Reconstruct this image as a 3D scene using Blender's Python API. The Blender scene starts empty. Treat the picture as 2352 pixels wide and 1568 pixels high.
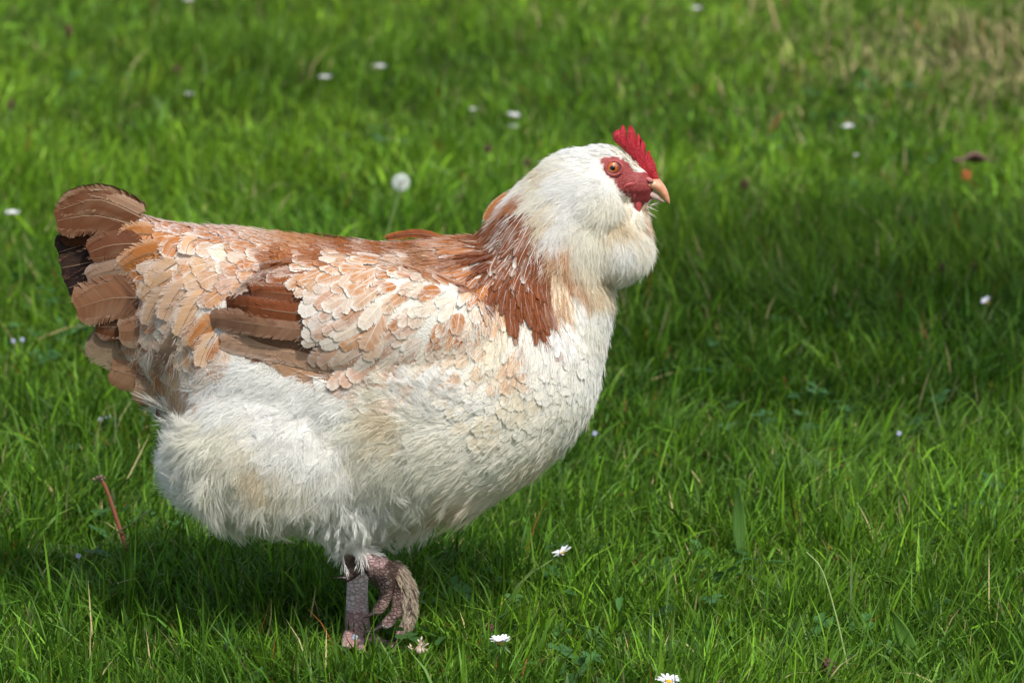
import bpy, bmesh, math, random
import numpy as np
from mathutils import Vector, Matrix
from mathutils.bvhtree import BVHTree
rad = math.radians
random.seed(11); RNG = np.random.default_rng(11)
SC = bpy.context.scene
COL = SC.collection

# ------------------------------------------------------------------ camera
PITCH, DIST, LENS, ZC = rad(12.0), 5.0, 200.0, 0.2735
FPX = 2352 * LENS / 36.0                    # focal length in photograph units (2352 wide)
FWD = np.array([0, math.cos(PITCH), -math.sin(PITCH)]); UPV = np.array([0, math.sin(PITCH), math.cos(PITCH)])
CAM = np.array([0, 0, ZC]) - FWD * DIST
cd = bpy.data.cameras.new('camera'); cam = bpy.data.objects.new('camera', cd); COL.objects.link(cam)
cam.location = CAM; cam.rotation_euler = (math.pi / 2 - PITCH, 0, 0)
cd.lens = LENS; cd.sensor_width = 36; cd.clip_end = 500; cd.clip_start = 0.1
cd.dof.use_dof = True; cd.dof.focus_distance = 4.93; cd.dof.aperture_fstop = 11.0
SC.camera = cam
# ------------------------------------------------------------------ light
SUN_EL, SUN_AZ = rad(52), rad(152)          # azimuth clockwise from +Y: sun on the camera's side, to the right
w = bpy.data.worlds.new('World'); SC.world = w; w.use_nodes = True
nt = w.node_tree; bg = nt.nodes['Background']
sky = nt.nodes.new('ShaderNodeTexSky'); sky.sky_type = 'NISHITA'; sky.sun_disc = False
sky.sun_elevation = SUN_EL; sky.sun_rotation = SUN_AZ; sky.air_density = 1.2; sky.dust_density = 3.0; sky.ozone_density = 1.0
nt.links.new(sky.outputs[0], bg.inputs[0]); bg.inputs[1].default_value = 0.15
sd = bpy.data.lights.new('sun', 'SUN'); sd.energy = 3.1; sd.angle = rad(2.5); sd.color = (1, 0.965, 0.905)
sun = bpy.data.objects.new('sun', sd); COL.objects.link(sun)
sdir = Vector((math.sin(SUN_AZ) * math.cos(SUN_EL), math.cos(SUN_AZ) * math.cos(SUN_EL), math.sin(SUN_EL)))
sun.rotation_euler = sdir.to_track_quat('Z', 'Y').to_euler(); sun.location = sdir * 20
vs = SC.view_settings; vs.view_transform = 'Standard'; vs.look = 'None'; vs.gamma = 1; vs.exposure = 0.2
vs.use_curve_mapping = False
SC.cycles.diffuse_bounces = 6; SC.cycles.max_bounces = 12

# ------------------------------------------------------------------ helpers
S = DIST / FPX                              # metres per photograph unit at the hen

def at(u, v, y=0.0):
    "point of the vertical plane at depth y seen at (u, v)"
    d = FWD + np.array([1, 0, 0]) * (u - 1176) / FPX + UPV * (784 - v) / FPX
    return CAM + d * ((y - CAM[1]) / d[1])

def on_ground(u, v, z=0.0):
    d = FWD + np.array([1, 0, 0]) * (u - 1176) / FPX + UPV * (784 - v) / FPX
    return CAM + d * ((z - CAM[2]) / d[2])

def proj(P):
    P = np.atleast_2d(P).astype(float).copy(); P[:, 1] = -np.abs(P[:, 1])
    q = P - CAM; z = q @ FWD
    return np.stack([1176 + q[:, 0] / z * FPX, 784 - (q @ UPV) / z * FPX], 1)

def hash2(ix, iy, s):
    h = (ix.astype(np.int64) * 374761393 + iy.astype(np.int64) * 668265263 + s * 1274126177) & 0xffffffff
    h = ((h ^ (h >> 13)) * 1274126177) & 0xffffffff
    return ((h ^ (h >> 16)) & 0xffff) / 65535.0

def vnoise(x, y, s=0):
    x = np.asarray(x, float); y = np.asarray(y, float)
    ix = np.floor(x); iy = np.floor(y); fx = x - ix; fy = y - iy
    fx = fx * fx * (3 - 2 * fx); fy = fy * fy * (3 - 2 * fy)
    a = hash2(ix, iy, s); b = hash2(ix + 1, iy, s); c = hash2(ix, iy + 1, s); d = hash2(ix + 1, iy + 1, s)
    return (a * (1 - fx) + b * fx) * (1 - fy) + (c * (1 - fx) + d * fx) * fy

def fbm(x, y, s=0, o=3):
    t = 0; a = 0.5; n = 0
    for k in range(o):
        t = t + a * vnoise(np.asarray(x) * 2 ** k, np.asarray(y) * 2 ** k, s + k * 7); n += a; a *= 0.5
    return t / n

def mesh_from(name, V, F, cols=None, smooth=False):
    me = bpy.data.meshes.new(name)
    V = np.asarray(V, np.float32).reshape(-1, 3)
    if isinstance(F, np.ndarray) and F.ndim == 2:
        nf, k = F.shape
        me.vertices.add(len(V)); me.vertices.foreach_set('co', V.ravel())
        me.loops.add(nf * k); me.loops.foreach_set('vertex_index', F.ravel().astype(np.int32))
        me.polygons.add(nf); me.polygons.foreach_set('loop_start', np.arange(0, nf * k, k, dtype=np.int32))
        me.update(calc_edges=True)
    else:
        me.from_pydata([tuple(map(float, p)) for p in V], [], [tuple(int(i) for i in f) for f in F])
    if cols is not None:
        ca = me.color_attributes.new('pigment', 'FLOAT_COLOR', 'POINT')
        c4 = np.ones((len(V), 4), np.float32); c4[:, :3] = np.asarray(cols, np.float32); ca.data.foreach_set('color', c4.ravel())
    if smooth: me.polygons.foreach_set('use_smooth', np.ones(len(me.polygons), bool))
    me.update()
    return me

def put(name, me, mat=None, parent=None, **props):
    o = bpy.data.objects.new(name, me); COL.objects.link(o)
    if mat is not None:
        me.materials.clear() if hasattr(me, 'materials') else None
        me.materials.append(mat)
    if parent is not None: o.parent = parent
    for k, v in props.items(): o[k] = v
    return o

def thing(name, loc, label, cat, group=None, rz=0.0):
    o = bpy.data.objects.new(name, None); COL.objects.link(o); o.location = loc; o.rotation_euler = (0, 0, rz)
    o.empty_display_size = 0.02
    o['label'] = label; o['category'] = cat
    if group: o['group'] = group
    return o

def node_mat(name):
    m = bpy.data.materials.new(name); m.use_nodes = True
    n = m.node_tree; p = n.nodes['Principled BSDF']
    return m, n, p

def leafy(name, attr='pigment', rough=0.6, spec=0.3, trans=0.25, sat=1.0, coat=0.0, bump=None):
    "surface with pigment from the colour attribute, some light passing through"
    m, n, p = node_mat(name)
    a = n.nodes.new('ShaderNodeAttribute'); a.attribute_name = attr
    p.inputs['Roughness'].default_value = rough; p.inputs['Specular IOR Level'].default_value = spec
    n.links.new(a.outputs['Color'], p.inputs['Base Color'])
    out = n.nodes['Material Output']
    if trans > 0:
        t = n.nodes.new('ShaderNodeBsdfTranslucent'); n.links.new(a.outputs['Color'], t.inputs['Color'])
        mx = n.nodes.new('ShaderNodeMixShader'); mx.inputs[0].default_value = trans
        n.links.new(p.outputs[0], mx.inputs[1]); n.links.new(t.outputs[0], mx.inputs[2]); n.links.new(mx.outputs[0], out.inputs[0])
    if bump:
        sc, st = bump
        tc = n.nodes.new('ShaderNodeTexCoord'); nz = n.nodes.new('ShaderNodeTexNoise'); nz.inputs['Scale'].default_value = sc
        b = n.nodes.new('ShaderNodeBump'); b.inputs['Strength'].default_value = st; b.inputs['Distance'].default_value = 0.001
        n.links.new(tc.outputs['Object'], nz.inputs['Vector']); n.links.new(nz.outputs[0], b.inputs['Height']); n.links.new(b.outputs[0], p.inputs['Normal'])
    return m

def plain(name, col, rough=0.6, spec=0.4, noise=None, coat=0.0, sss=0.0, bump=None):
    m, n, p = node_mat(name)
    p.inputs['Base Color'].default_value = (*col, 1); p.inputs['Roughness'].default_value = rough
    p.inputs['Specular IOR Level'].default_value = spec; p.inputs['Coat Weight'].default_value = coat
    tc = n.nodes.new('ShaderNodeTexCoord')
    if sss: p.inputs['Subsurface Weight'].default_value = sss; p.inputs['Subsurface Radius'].default_value = (1, .3, .2); p.inputs['Subsurface Scale'].default_value = 0.003
    if noise:
        sc, c2 = noise
        nz = n.nodes.new('ShaderNodeTexNoise'); nz.inputs['Scale'].default_value = sc; nz.inputs['Detail'].default_value = 5
        r = n.nodes.new('ShaderNodeValToRGB'); r.color_ramp.elements[0].position = .35; r.color_ramp.elements[1].position = .65
        r.color_ramp.elements[0].color = (*col, 1); r.color_ramp.elements[1].color = (*c2, 1)
        n.links.new(tc.outputs['Object'], nz.inputs['Vector']); n.links.new(nz.outputs[0], r.inputs[0]); n.links.new(r.outputs[0], p.inputs['Base Color'])
    if bump:
        nz = n.nodes.new('ShaderNodeTexNoise'); nz.inputs['Scale'].default_value = bump[0]; nz.inputs['Detail'].default_value = 4
        b = n.nodes.new('ShaderNodeBump'); b.inputs['Strength'].default_value = bump[1]; b.inputs['Distance'].default_value = 0.001
        n.links.new(tc.outputs['Object'], nz.inputs['Vector']); n.links.new(nz.outputs[0], b.inputs['Height']); n.links.new(b.outputs[0], p.inputs['Normal'])
    return m

def frames(pts):
    pts = np.asarray(pts, float); n = len(pts); T = np.gradient(pts, axis=0); T /= np.linalg.norm(T, axis=1)[:, None] + 1e-12
    ref = np.array([0, 0, 1.0]) if abs(T[0][2]) < .9 else np.array([0, 1.0, 0])
    N = np.cross(T[0], ref); N /= np.linalg.norm(N); Ns = [N]
    for i in range(1, n):
        N = Ns[-1] - T[i] * np.dot(Ns[-1], T[i]); N /= np.linalg.norm(N) + 1e-12; Ns.append(N)
    Ns = np.array(Ns); return T, Ns, np.cross(T, Ns)

def tube_geo(pts, radii, seg=12, flat=1.0, caps=True):
    pts = np.asarray(pts, float); T, A, B = frames(pts); V = []; F = []
    th = np.linspace(0, 2 * math.pi, seg, endpoint=False)
    if caps:
        r0, r1 = radii[0], radii[-1]
        P0 = [pts[0] - T[0] * r0 * .9, pts[0] - T[0] * r0 * .6]; P1 = [pts[-1] + T[-1] * r1 * .6, pts[-1] + T[-1] * r1 * .9]
        pts = np.vstack([P0, pts, P1]); radii = [r0 * .35, r0 * .75] + list(radii) + [r1 * .75, r1 * .35]
        A = np.vstack([A[0], A[0], A, A[-1], A[-1]]); B = np.vstack([B[0], B[0], B, B[-1], B[-1]])
    for i, p in enumerate(pts):
        V += [p + radii[i] * (math.cos(t) * A[i] + flat * math.sin(t) * B[i]) for t in th]
    for i in range(len(pts) - 1):
        for j in range(seg):
            k = (j + 1) % seg; F.append((i * seg + j, i * seg + k, (i + 1) * seg + k, (i + 1) * seg + j))
    F.append(tuple(range(seg - 1, -1, -1))); F.append(tuple(range((len(pts) - 1) * seg, len(pts) * seg)))
    return V, F

def resample(pts, n):
    pts = np.asarray(pts, float)
    m = len(pts); t = np.linspace(0, m - 1, n); out = []
    for x in t:                              # Catmull-Rom
        i = min(int(x), m - 2); f = x - i
        p0 = pts[max(i - 1, 0)]; p1 = pts[i]; p2 = pts[i + 1]; p3 = pts[min(i + 2, m - 1)]
        out.append(0.5 * ((2 * p1) + (-p0 + p2) * f + (2 * p0 - 5 * p1 + 4 * p2 - p3) * f ** 2 + (-p0 + 3 * p1 - 3 * p2 + p3) * f ** 3))
    return np.array(out)

class Geo:
    def __init__(s): s.V = []; s.F = []; s.C = []
    def add(s, V, F, c=None):
        k = len(s.V); s.V += [np.asarray(p) for p in V]; s.F += [tuple(i + k for i in f) for f in F]
        if c is not None:
            s.C += [c] * len(V) if np.ndim(c) == 1 else list(c)
    def mesh(s, name, smooth=True): return mesh_from(name, s.V, s.F, s.C if len(s.C) == len(s.V) and s.C else None, smooth)

def ellipsoid_geo(c, rx, ry, rz, rot=0.0, nu=24, nv=14):
    V = []; F = []; ca, sa = math.cos(rot), math.sin(rot)
    for i in range(1, nv):
        ph = math.pi * i / nv
        for j in range(nu):
            th = 2 * math.pi * j / nu
            x = rx * math.sin(ph) * math.cos(th); y = ry * math.sin(ph) * math.sin(th); z = rz * math.cos(ph)
            V.append(c + np.array([x * ca - z * sa, y, x * sa + z * ca]))
    top = len(V); V.append(c + np.array([-rz * sa, 0, rz * ca])); bot = len(V); V.append(c - np.array([-rz * sa, 0, rz * ca]))
    for i in range(nv - 2):
        for j in range(nu):
            k = (j + 1) % nu; F.append((i * nu + j, (i + 1) * nu + j, (i + 1) * nu + k, i * nu + k))
    for j in range(nu):
        k = (j + 1) % nu; F.append((top, j, k)); F.append((bot, (nv - 2) * nu + k, (nv - 2) * nu + j))
    return V, F

# ------------------------------------------------------------------ the ground and grass
def ground_z(x, y):
    x = np.asarray(x, float); y = np.asarray(y, float)
    far = np.clip((y - 0.25) / 1.5, 0, 1)
    return (fbm(x * 2.3 + 5, y * 1.9 + 3, 3) - .5) * 0.03 * np.clip(np.abs(y + 0) * 2.0, 0.15, 1) + (vnoise(x * 1.1 + 9, y * .8, 5) - .5) * 0.05 * far

gx = np.concatenate([[-200, -60, -20, -8, -4], np.linspace(-2.2, 2.2, 111), [4, 8, 20, 60, 200]])
gy = np.concatenate([[-60, -20, -8, -4], np.linspace(-1.6, 6, 191), [8, 14, 30, 80, 250]])
X, Y = np.meshgrid(gx, gy); Z = ground_z(X, Y)
nxg, nyg = len(gx), len(gy)
ii = (np.arange(nyg - 1)[:, None] * nxg + np.arange(nxg - 1)[None]).ravel()
gm = mesh_from('ground', np.stack([X.ravel(), Y.ravel(), Z.ravel()], 1), np.stack([ii, ii + 1, ii + 1 + nxg, ii + nxg], 1), smooth=True)
m, n, p = node_mat('soil_and_turf')
tc = n.nodes.new('ShaderNodeTexCoord'); nz = n.nodes.new('ShaderNodeTexNoise'); nz.inputs['Scale'].default_value = 60; nz.inputs['Detail'].default_value = 8
cr = n.nodes.new('ShaderNodeValToRGB'); cr.color_ramp.elements[0].color = (.014, .018, .006, 1); cr.color_ramp.elements[1].color = (.05, .085, .014, 1)
n.links.new(tc.outputs['Object'], nz.inputs['Vector']); n.links.new(nz.outputs[0], cr.inputs[0]); n.links.new(cr.outputs[0], p.inputs['Base Color'])
bp = n.nodes.new('ShaderNodeBump'); bp.inputs['Distance'].default_value = .01; n.links.new(nz.outputs[0], bp.inputs['Height']); n.links.new(bp.outputs[0], p.inputs['Normal'])
p.inputs['Roughness'].default_value = .95; p.inputs['Specular IOR Level'].default_value = .1
put('ground', gm, m, kind='structure', label='soil and turf of the lawn under the grass')

# tufts of taller, darker grass: (u, v, radius m, height factor)
TUFTS = []
for (u, v, r, h) in [(560, 150, .16, 1.9), (640, 130, .12, 1.7), (470, 120, .10, 1.6), (530, 380, .13, 1.6), (1700, 600, .3, 1.5), (2150, 640, .3, 1.5), (1950, 560, .2, 1.35),
                     (1600, 720, .15, 1.4), (300, 1020, .10, 1.5), (350, 240, .08, 1.7), (1870, 250, .1, 1.5), (1450, 620, .12, 1.5), (2300, 1000, .08, 1.5),
                     (600, 1390, .05, 1.3), (1850, 1150, .05, 1.3), (900, 1600, .06, 1.2), (660, 1560, .06, 1.35), (2200, 1330, .06, 1.3), (120, 1180, .07, 1.3)]:
    g = on_ground(u, v + 20); TUFTS.append((g[0], g[1], r, h))

def grass_blades(n, xr, yr, scale_w=1.0, seed=1, seg=3, half=None):
    R = np.random.default_rng(seed)
    x = R.uniform(*xr, n); y = R.uniform(*yr, n)
    if half is not None:
        # widen with distance like the view does, keep a margin
        hw = half * (y - CAM[1]) / DIST; x = R.uniform(-1, 1, n) * (hw + .12)
    # clumping: pull roots towards tuft centres
    cx = np.round(x / .035 + vnoise(x * 13, y * 13, 4)) * .035; cy = np.round(y / .035 + vnoise(x * 11, y * 12, 8)) * .035
    pull = R.uniform(0, .55, n); jx = R.normal(0, .006, n); jy = R.normal(0, .006, n)
    x = x * (1 - pull) + cx * pull + jx; y = y * (1 - pull) + cy * pull + jy
    hf = 0.50 + 0.62 * fbm(x * 5, y * 4, 21) + .75 * np.clip(fbm(x * 15, y * 11, 23, 2) - .42, 0, 1) * 2
    dk = np.zeros(n)
    for (tx, ty, r, h) in TUFTS:
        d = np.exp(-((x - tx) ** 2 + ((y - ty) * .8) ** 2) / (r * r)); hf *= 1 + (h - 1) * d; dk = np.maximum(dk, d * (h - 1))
    foot = np.exp(-((x + .12) ** 2 + (y + .06) ** 2) / .006)
    L = 0.0275 * hf * R.lognormal(0, .42, n) * (1 - .45 * foot); L = np.clip(L, .009, .085)
    s = R.random(n)
    wd = R.lognormal(math.log(.00084), .38, n) * scale_w; wd = np.clip(wd, .0004, .0032); wd = np.where(s < .03, np.minimum(wd, .0009), wd)
    flow = fbm(x * 3.1, y * 2.7, 31, 2) * 6.0 + 2.0
    az = np.where(R.random(n) < .45, R.uniform(0, 2 * math.pi, n), flow + R.normal(0, .9, n))
    lean = np.abs(R.normal(.38, .42, n)); lean = np.clip(lean, 0, 1.3); bend = R.normal(.75, .5, n)
    face = az + math.pi / 2 + R.normal(0, .8, n)
    z0 = ground_z(x, y) - .002
    t = np.linspace(0, 1, seg + 1)
    P = np.zeros((n, seg + 1, 3)); cur = np.stack([x, y, z0], 1)
    for k in range(seg + 1):
        P[:, k] = cur
        if k < seg:
            a = np.clip(lean + bend * (k + .3) / seg, 0, 2.0); st = L / seg
            cur = cur + np.stack([np.cos(az) * np.sin(a), np.sin(az) * np.sin(a), np.cos(a)], 1) * st[:, None]
    P[:, :, 2] = np.maximum(P[:, :, 2], z0[:, None] + .002 + .001 * t[None])
    side = np.stack([np.cos(face), np.sin(face), R.normal(0, .25, n)], 1); side /= np.linalg.norm(side, axis=1)[:, None]
    prof = np.array([.75, 1.0, .8, 0.0]) if seg == 3 else np.array([.8, 1, 0.])
    V = []
    for k in range(seg):
        V += [P[:, k] - side * (wd * prof[k])[:, None], P[:, k] + side * (wd * prof[k])[:, None]]
    V.append(P[:, seg]); nv = 2 * seg + 1
    V = np.stack(V, 1)                        # n, nv, 3
    b = np.arange(n)[:, None] * nv; tr = []
    for k in range(seg - 1):
        tr += [[2 * k, 2 * k + 1, 2 * k + 3], [2 * k, 2 * k + 3, 2 * k + 2]]
    tr.append([2 * seg - 2, 2 * seg - 1, 2 * seg])
    F = (b[:, None, :] + np.array(tr)[None]).reshape(-1, 3)
    # pigment, with some light and shade put into it
    g0 = np.array([.044, .125, .007]); g1 = np.array([.130, .265, .016]); g2 = np.array([.070, .18, .028]); straw = np.array([.60, .50, .24]); rust = np.array([.33, .11, .03])
    a = np.clip(fbm(x * 4 + 3, y * 3, 41) * 1.5 - .25 + R.normal(0, .28, n), 0, 1)[:, None]
    C = g0 * (1 - a) + g1 * a
    bl = (R.random(n) < .3)[:, None]; C = np.where(bl, C * .35 + g2 * .65, C)
    C *= R.lognormal(-.04, .42, n).clip(.35, 2.1)[:, None] * (1 + .4 * np.clip((y - 1.2) / 1.2, 0, 1))[:, None] * (1 + np.clip((y - .6) / 2, 0, 1)[:, None] * np.array([.2, .04, -.08]))  # far blades brighter and yellower: stronger sun there painted into the colour
    C *= np.array([1.0, 1, .9])[None]
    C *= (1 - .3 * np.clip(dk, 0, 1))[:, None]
    dry = on_ground(2270, 130); dz = np.exp(-(((x - dry[0]) / .22) ** 2 + ((y - dry[1]) / .35) ** 2)) * .5 + np.exp(-(((x - dry[0] - .1) / .5) ** 2 + ((y - dry[1]) / .9) ** 2)) * .1
    dryp = .018 + dz
    C = np.where((s < dryp)[:, None], straw * np.clip(R.normal(.9, .2, n), .4, 1.3)[:, None], C)
    C = np.where(((s >= dryp) & (s < dryp + .006))[:, None], rust, C)
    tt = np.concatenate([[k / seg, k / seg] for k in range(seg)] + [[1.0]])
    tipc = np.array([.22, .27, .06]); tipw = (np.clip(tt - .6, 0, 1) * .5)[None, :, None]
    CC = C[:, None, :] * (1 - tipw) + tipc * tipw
    low = np.array([.05, .055, .018]); lw = (np.clip(.30 - tt, 0, 1) * 2.4)[None, :, None]  # roots darkened: shade between the blades put into the colour
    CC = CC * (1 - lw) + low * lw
    return V.reshape(-1, 3), F, CC.reshape(-1, 3)

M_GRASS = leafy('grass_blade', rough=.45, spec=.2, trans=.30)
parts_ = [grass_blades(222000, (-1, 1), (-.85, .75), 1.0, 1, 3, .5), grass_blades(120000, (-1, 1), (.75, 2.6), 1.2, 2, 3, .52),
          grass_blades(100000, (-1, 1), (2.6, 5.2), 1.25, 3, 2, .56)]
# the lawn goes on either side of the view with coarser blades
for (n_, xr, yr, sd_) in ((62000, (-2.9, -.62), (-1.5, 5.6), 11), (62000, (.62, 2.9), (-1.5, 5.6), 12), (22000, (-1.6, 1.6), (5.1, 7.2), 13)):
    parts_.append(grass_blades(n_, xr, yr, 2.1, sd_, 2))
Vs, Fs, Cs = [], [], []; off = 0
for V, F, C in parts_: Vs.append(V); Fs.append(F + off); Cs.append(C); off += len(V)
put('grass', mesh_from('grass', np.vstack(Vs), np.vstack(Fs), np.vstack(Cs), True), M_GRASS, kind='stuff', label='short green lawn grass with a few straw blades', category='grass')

V, F, C = [], [], []; RC = np.random.default_rng(77)
patches = [on_ground(RC.uniform(-50, 2400), RC.uniform(150, 1560)) for _ in range(46)] + [on_ground(1150, 1500), on_ground(1280, 1560), on_ground(1450, 1480), on_ground(600, 1540), on_ground(1650, 1330)]
for pc in patches:
    for k in range(int(RC.integers(5, 16))):
        c = np.array([pc[0] + RC.normal(0, .035), pc[1] + RC.normal(0, .045), 0]); c[2] = float(ground_z(c[0], c[1])) + RC.uniform(.008, .026); a0 = RC.uniform(0, 6.28); col = np.array([.055, .14, .035]) * RC.uniform(.7, 1.5)
        rr = RC.uniform(.0035, .0075); tilt = RC.normal(0, .35, 2); nl = 3 if RC.random() < .7 else 1
        for l in range(nl):
            a = a0 + l * 2.094; d = np.array([math.cos(a), math.sin(a), 0]); sd = np.array([-d[1], d[0], 0]); st = rr * (1 if nl == 3 else 1.7); kk = len(V)
            for (p_, q_) in ((0, 0), (.7, .75), (1.5, .9), (1.9, .45), (1.8, 0), (1.9, -.45), (1.5, -.9), (.7, -.75)):
                o = d * p_ * st + sd * q_ * st * (1 if nl == 3 else .5); o[2] = o[0] * tilt[0] + o[1] * tilt[1] + abs(q_) * st * .25; V.append(c + o); C.append(col * (1.25 if abs(q_) < .1 and p_ > .2 else 1))
            F += [(kk, kk + 1, kk + 2, kk + 4), (kk + 2, kk + 3, kk + 4, kk + 4)[:3], (kk, kk + 4, kk + 6, kk + 7), (kk + 4, kk + 5, kk + 6)]
put('clover_leaves', mesh_from('clover_leaves', V, F, C, True), M_GRASS, kind='stuff', label='small round clover and weed leaves low among the grass', category='clover')
# ------------------------------------------------------------------ hen: one body
BG = Geo()
def station_loft(st, seg=32, n=40):
    "st: (u, vtop, vbot, half width m, depth centre)"
    a = resample(np.array([[s[0], s[1], s[2], s[3], s[4] if len(s) > 4 else 0] for s in st], float), n)
    V = []; F = []
    for (u, vt, vb, hw, yc) in a:
        T = at(u, vt, yc); B = at(u, vb, yc); c = (T + B) / 2; r = (T[2] - B[2]) / 2
        for j in range(seg):
            t = 2 * math.pi * j / seg; cs, sn = math.cos(t), math.sin(t)
            V.append(c + np.array([0, hw * np.sign(sn) * abs(sn) ** .9, r * cs]))
    for i in range(n - 1):
        for j in range(seg):
            k = (j + 1) % seg; F.append((i * seg + j, i * seg + k, (i + 1) * seg + k, (i + 1) * seg + j))
    F.append(tuple(range(seg - 1, -1, -1))); F.append(tuple(range((n - 1) * seg, n * seg)))
    return V, F
BG.add(*station_loft([(235, 560, 740, .006), (300, 500, 845, .022), (380, 515, 925, .045), (460, 525, 1090, .075), (560, 532, 1155, .098), (700, 552, 1195, .114), (850, 568, 1195, .120),
                      (1000, 562, 1175, .120), (1100, 552, 1150, .114), (1200, 560, 1100, .102), (1290, 620, 1025, .084), (1345, 700, 955, .058), (1372, 760, 890, .02)]))
def E(u, v, y, ru, rv, ry, rot=0): BG.add(*ellipsoid_geo(at(u, v, y), ru * S, ry, rv * S, rot))
E(840, 738, -.088, 305, 138, .035, rad(-6)); E(840, 738, .088, 305, 138, .035, rad(-6))      # folded wings
E(650, 1030, -.068, 235, 185, .056); E(650, 1030, .068, 235, 185, .056)                        # thighs
E(790, 1130, -.045, 120, 115, .045); E(900, 1120, .055, 120, 125, .045)
E(462, 1050, 0, 60, 82, .05); E(880, 1160, .03, 110, 82, .05)
def loft_path(c, seg=28, n=24):
    "c: (u, v, in-plane radius px, depth radius m)"
    a = resample(np.array(c, float), n); pts = np.array([at(q[0], q[1]) for q in a]); T = np.gradient(pts, axis=0); T /= np.linalg.norm(T, axis=1)[:, None]
    V = []; F = []
    for i in range(n):
        N = np.array([-T[i][2], 0, T[i][0]])
        for j in range(seg):
            t = 2 * math.pi * j / seg; V.append(pts[i] + N * math.cos(t) * a[i][2] * S + np.array([0, 1, 0]) * math.sin(t) * a[i][3])
    for i in range(n - 1):
        for j in range(seg):
            k = (j + 1) % seg; F.append((i * seg + j, i * seg + k, (i + 1) * seg + k, (i + 1) * seg + j))
    F.append(tuple(range(seg - 1, -1, -1))); F.append(tuple(range((n - 1) * seg, n * seg)))
    BG.add(V, F)
loft_path([(1205, 820, 175, .085), (1232, 690, 172, .072), (1250, 600, 158, .060), (1298, 510, 138, .050), (1335, 440, 108, .040), (1368, 405, 78, .028), (1385, 395, 50, .02)])
E(1382, 405, 0, 80, 70, .0225); E(1440, 415, 0, 62, 44, .016, rad(-20)); E(1468, 447, 0, 34, 30, .0105)
E(1345, 470, -.020, 78, 72, .026); E(1345, 470, .020, 78, 72, .026)                            # muffs
E(1412, 568, 0, 82, 80, .041); E(1440, 510, 0, 44, 46, .019)                                   # beard
# legs and feet, joined into the body
def tb(pts, rr, seg=12, n=None):
    n = n or len(pts) * 4
    a = resample(np.array([[*at(u, v, y), r * S] for (u, v, y), r in zip(pts, rr)]), n)
    BG.add(*tube_geo(a[:, :3], list(a[:, 3]), seg))
# raised near leg
tb([(800, 1215, -.045), (815, 1262, -.05), (850, 1290, -.055), (890, 1310, -.06)], [34, 30, 27, 26])
tb([(790, 1260, -.046), (800, 1290, -.048), (812, 1312, -.050)], [18, 20, 17])
tb([(880, 1305, -.062), (886, 1340, -.074), (884, 1374, -.078), (870, 1398, -.080), (862, 1406, -.080)], [26, 21, 15, 15, 11])
tb([(900, 1312, -.058), (914, 1356, -.062), (912, 1400, -.066), (892, 1428, -.068), (880, 1434, -.068)], [26, 20, 15, 15, 11])
tb([(862, 1300, -.056), (860, 1322, -.060), (866, 1340, -.064)], [22, 17, 10])
tb([(905, 1310, -.046), (936, 1364, -.044), (938, 1420, -.044), (916, 1456, -.046)], [25, 20, 15, 12])
tb([(830, 1296, -.052), (808, 1316, -.055), (797, 1328, -.055)], [17, 14, 12])
# standing far leg
tb([(850, 1180, .03), (835, 1262, .012), (822, 1330, .002), (820, 1400, 0.0), (822, 1452, 0.0)], [44, 28, 25.5, 28, 33])
for toe, rr in (([(815, 1445, 0.0), (800, 1468, -.03), (792, 1488, -.062)], [21, 17, 11]), ([(825, 1450, 0), (826, 1474, -.035), (832, 1496, -.075)], [19, 16, 10]),
                ([(830, 1450, 0), (868, 1476, -.022), (905, 1484, -.045)], [21, 17, 11]), ([(825, 1450, 0.01), (860, 1460, .022), (900, 1464, .03)], [18, 14, 10]),
                ([(815, 1450, 0.0), (790, 1462, .02), (776, 1464, .04)], [17, 13, 9])):
    tb(toe, rr)
raw = bpy.data.objects.new('raw', BG.mesh('raw')); COL.objects.link(raw)
rm = raw.modifiers.new('r', 'REMESH'); rm.mode = 'VOXEL'; rm.voxel_size = .0024; rm.adaptivity = 0
sm = raw.modifiers.new('s', 'SMOOTH'); sm.factor = .5; sm.iterations = 6
bpy.context.view_layer.update()
dg = bpy.context.evaluated_depsgraph_get()
body_me = bpy.data.meshes.new_from_object(raw.evaluated_get(dg)); bpy.data.objects.remove(raw); body_me.name = 'body'
nb = len(body_me.vertices); BV = np.zeros(nb * 3, np.float32); body_me.vertices.foreach_get('co', BV); BV = BV.reshape(-1, 3).astype(float)
BVH = BVHTree.FromPolygons([tuple(p) for p in BV], [tuple(p.vertices) for p in body_me.polygons])

def hd(x, y): return (x * .26363 + 1056.6, y * .26363 + 248)     # detail view of the head
FACE = np.array([hd(*q) for q in [(1222, 455), (1255, 428), (1340, 422), (1420, 448), (1480, 485), (1520, 550), (1560, 560), (1610, 560), (1740, 600), (1840, 700), (1840, 860), (1660, 800), (1600, 850), (1560, 905), (1530, 890),
                                  (1480, 790), (1400, 730), (1375, 690), (1335, 630), (1275, 585), (1248, 535)]])
def inside(poly, uv):
    x, y = uv[:, 0], uv[:, 1]; c = np.zeros(len(uv), bool); j = len(poly) - 1
    for i in range(len(poly)):
        xi, yi = poly[i]; xj, yj = poly[j]
        c ^= ((yi > y) != (yj > y)) & (x < (xj - xi) * (y - yi) / (yj - yi + 1e-9) + xi); j = i
    return c
uvb = proj(BV); bc = np.tile(np.array([.78, .76, .68]), (nb, 1))
fc = inside(FACE, uvb); nf_ = fbm(uvb[:, 0] / 6, uvb[:, 1] / 6, 5)[:, None]
nf_ = np.clip(nf_ * .6 + .8 * (fbm(uvb[:, 0] / 2.2, uvb[:, 1] / 1.6, 15, 2)[:, None] - .3), 0, 1)
bc[fc] = (np.array([.24, .018, .024]) * (1 - nf_) + np.array([.44, .10, .09]) * nf_)[fc]
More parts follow.
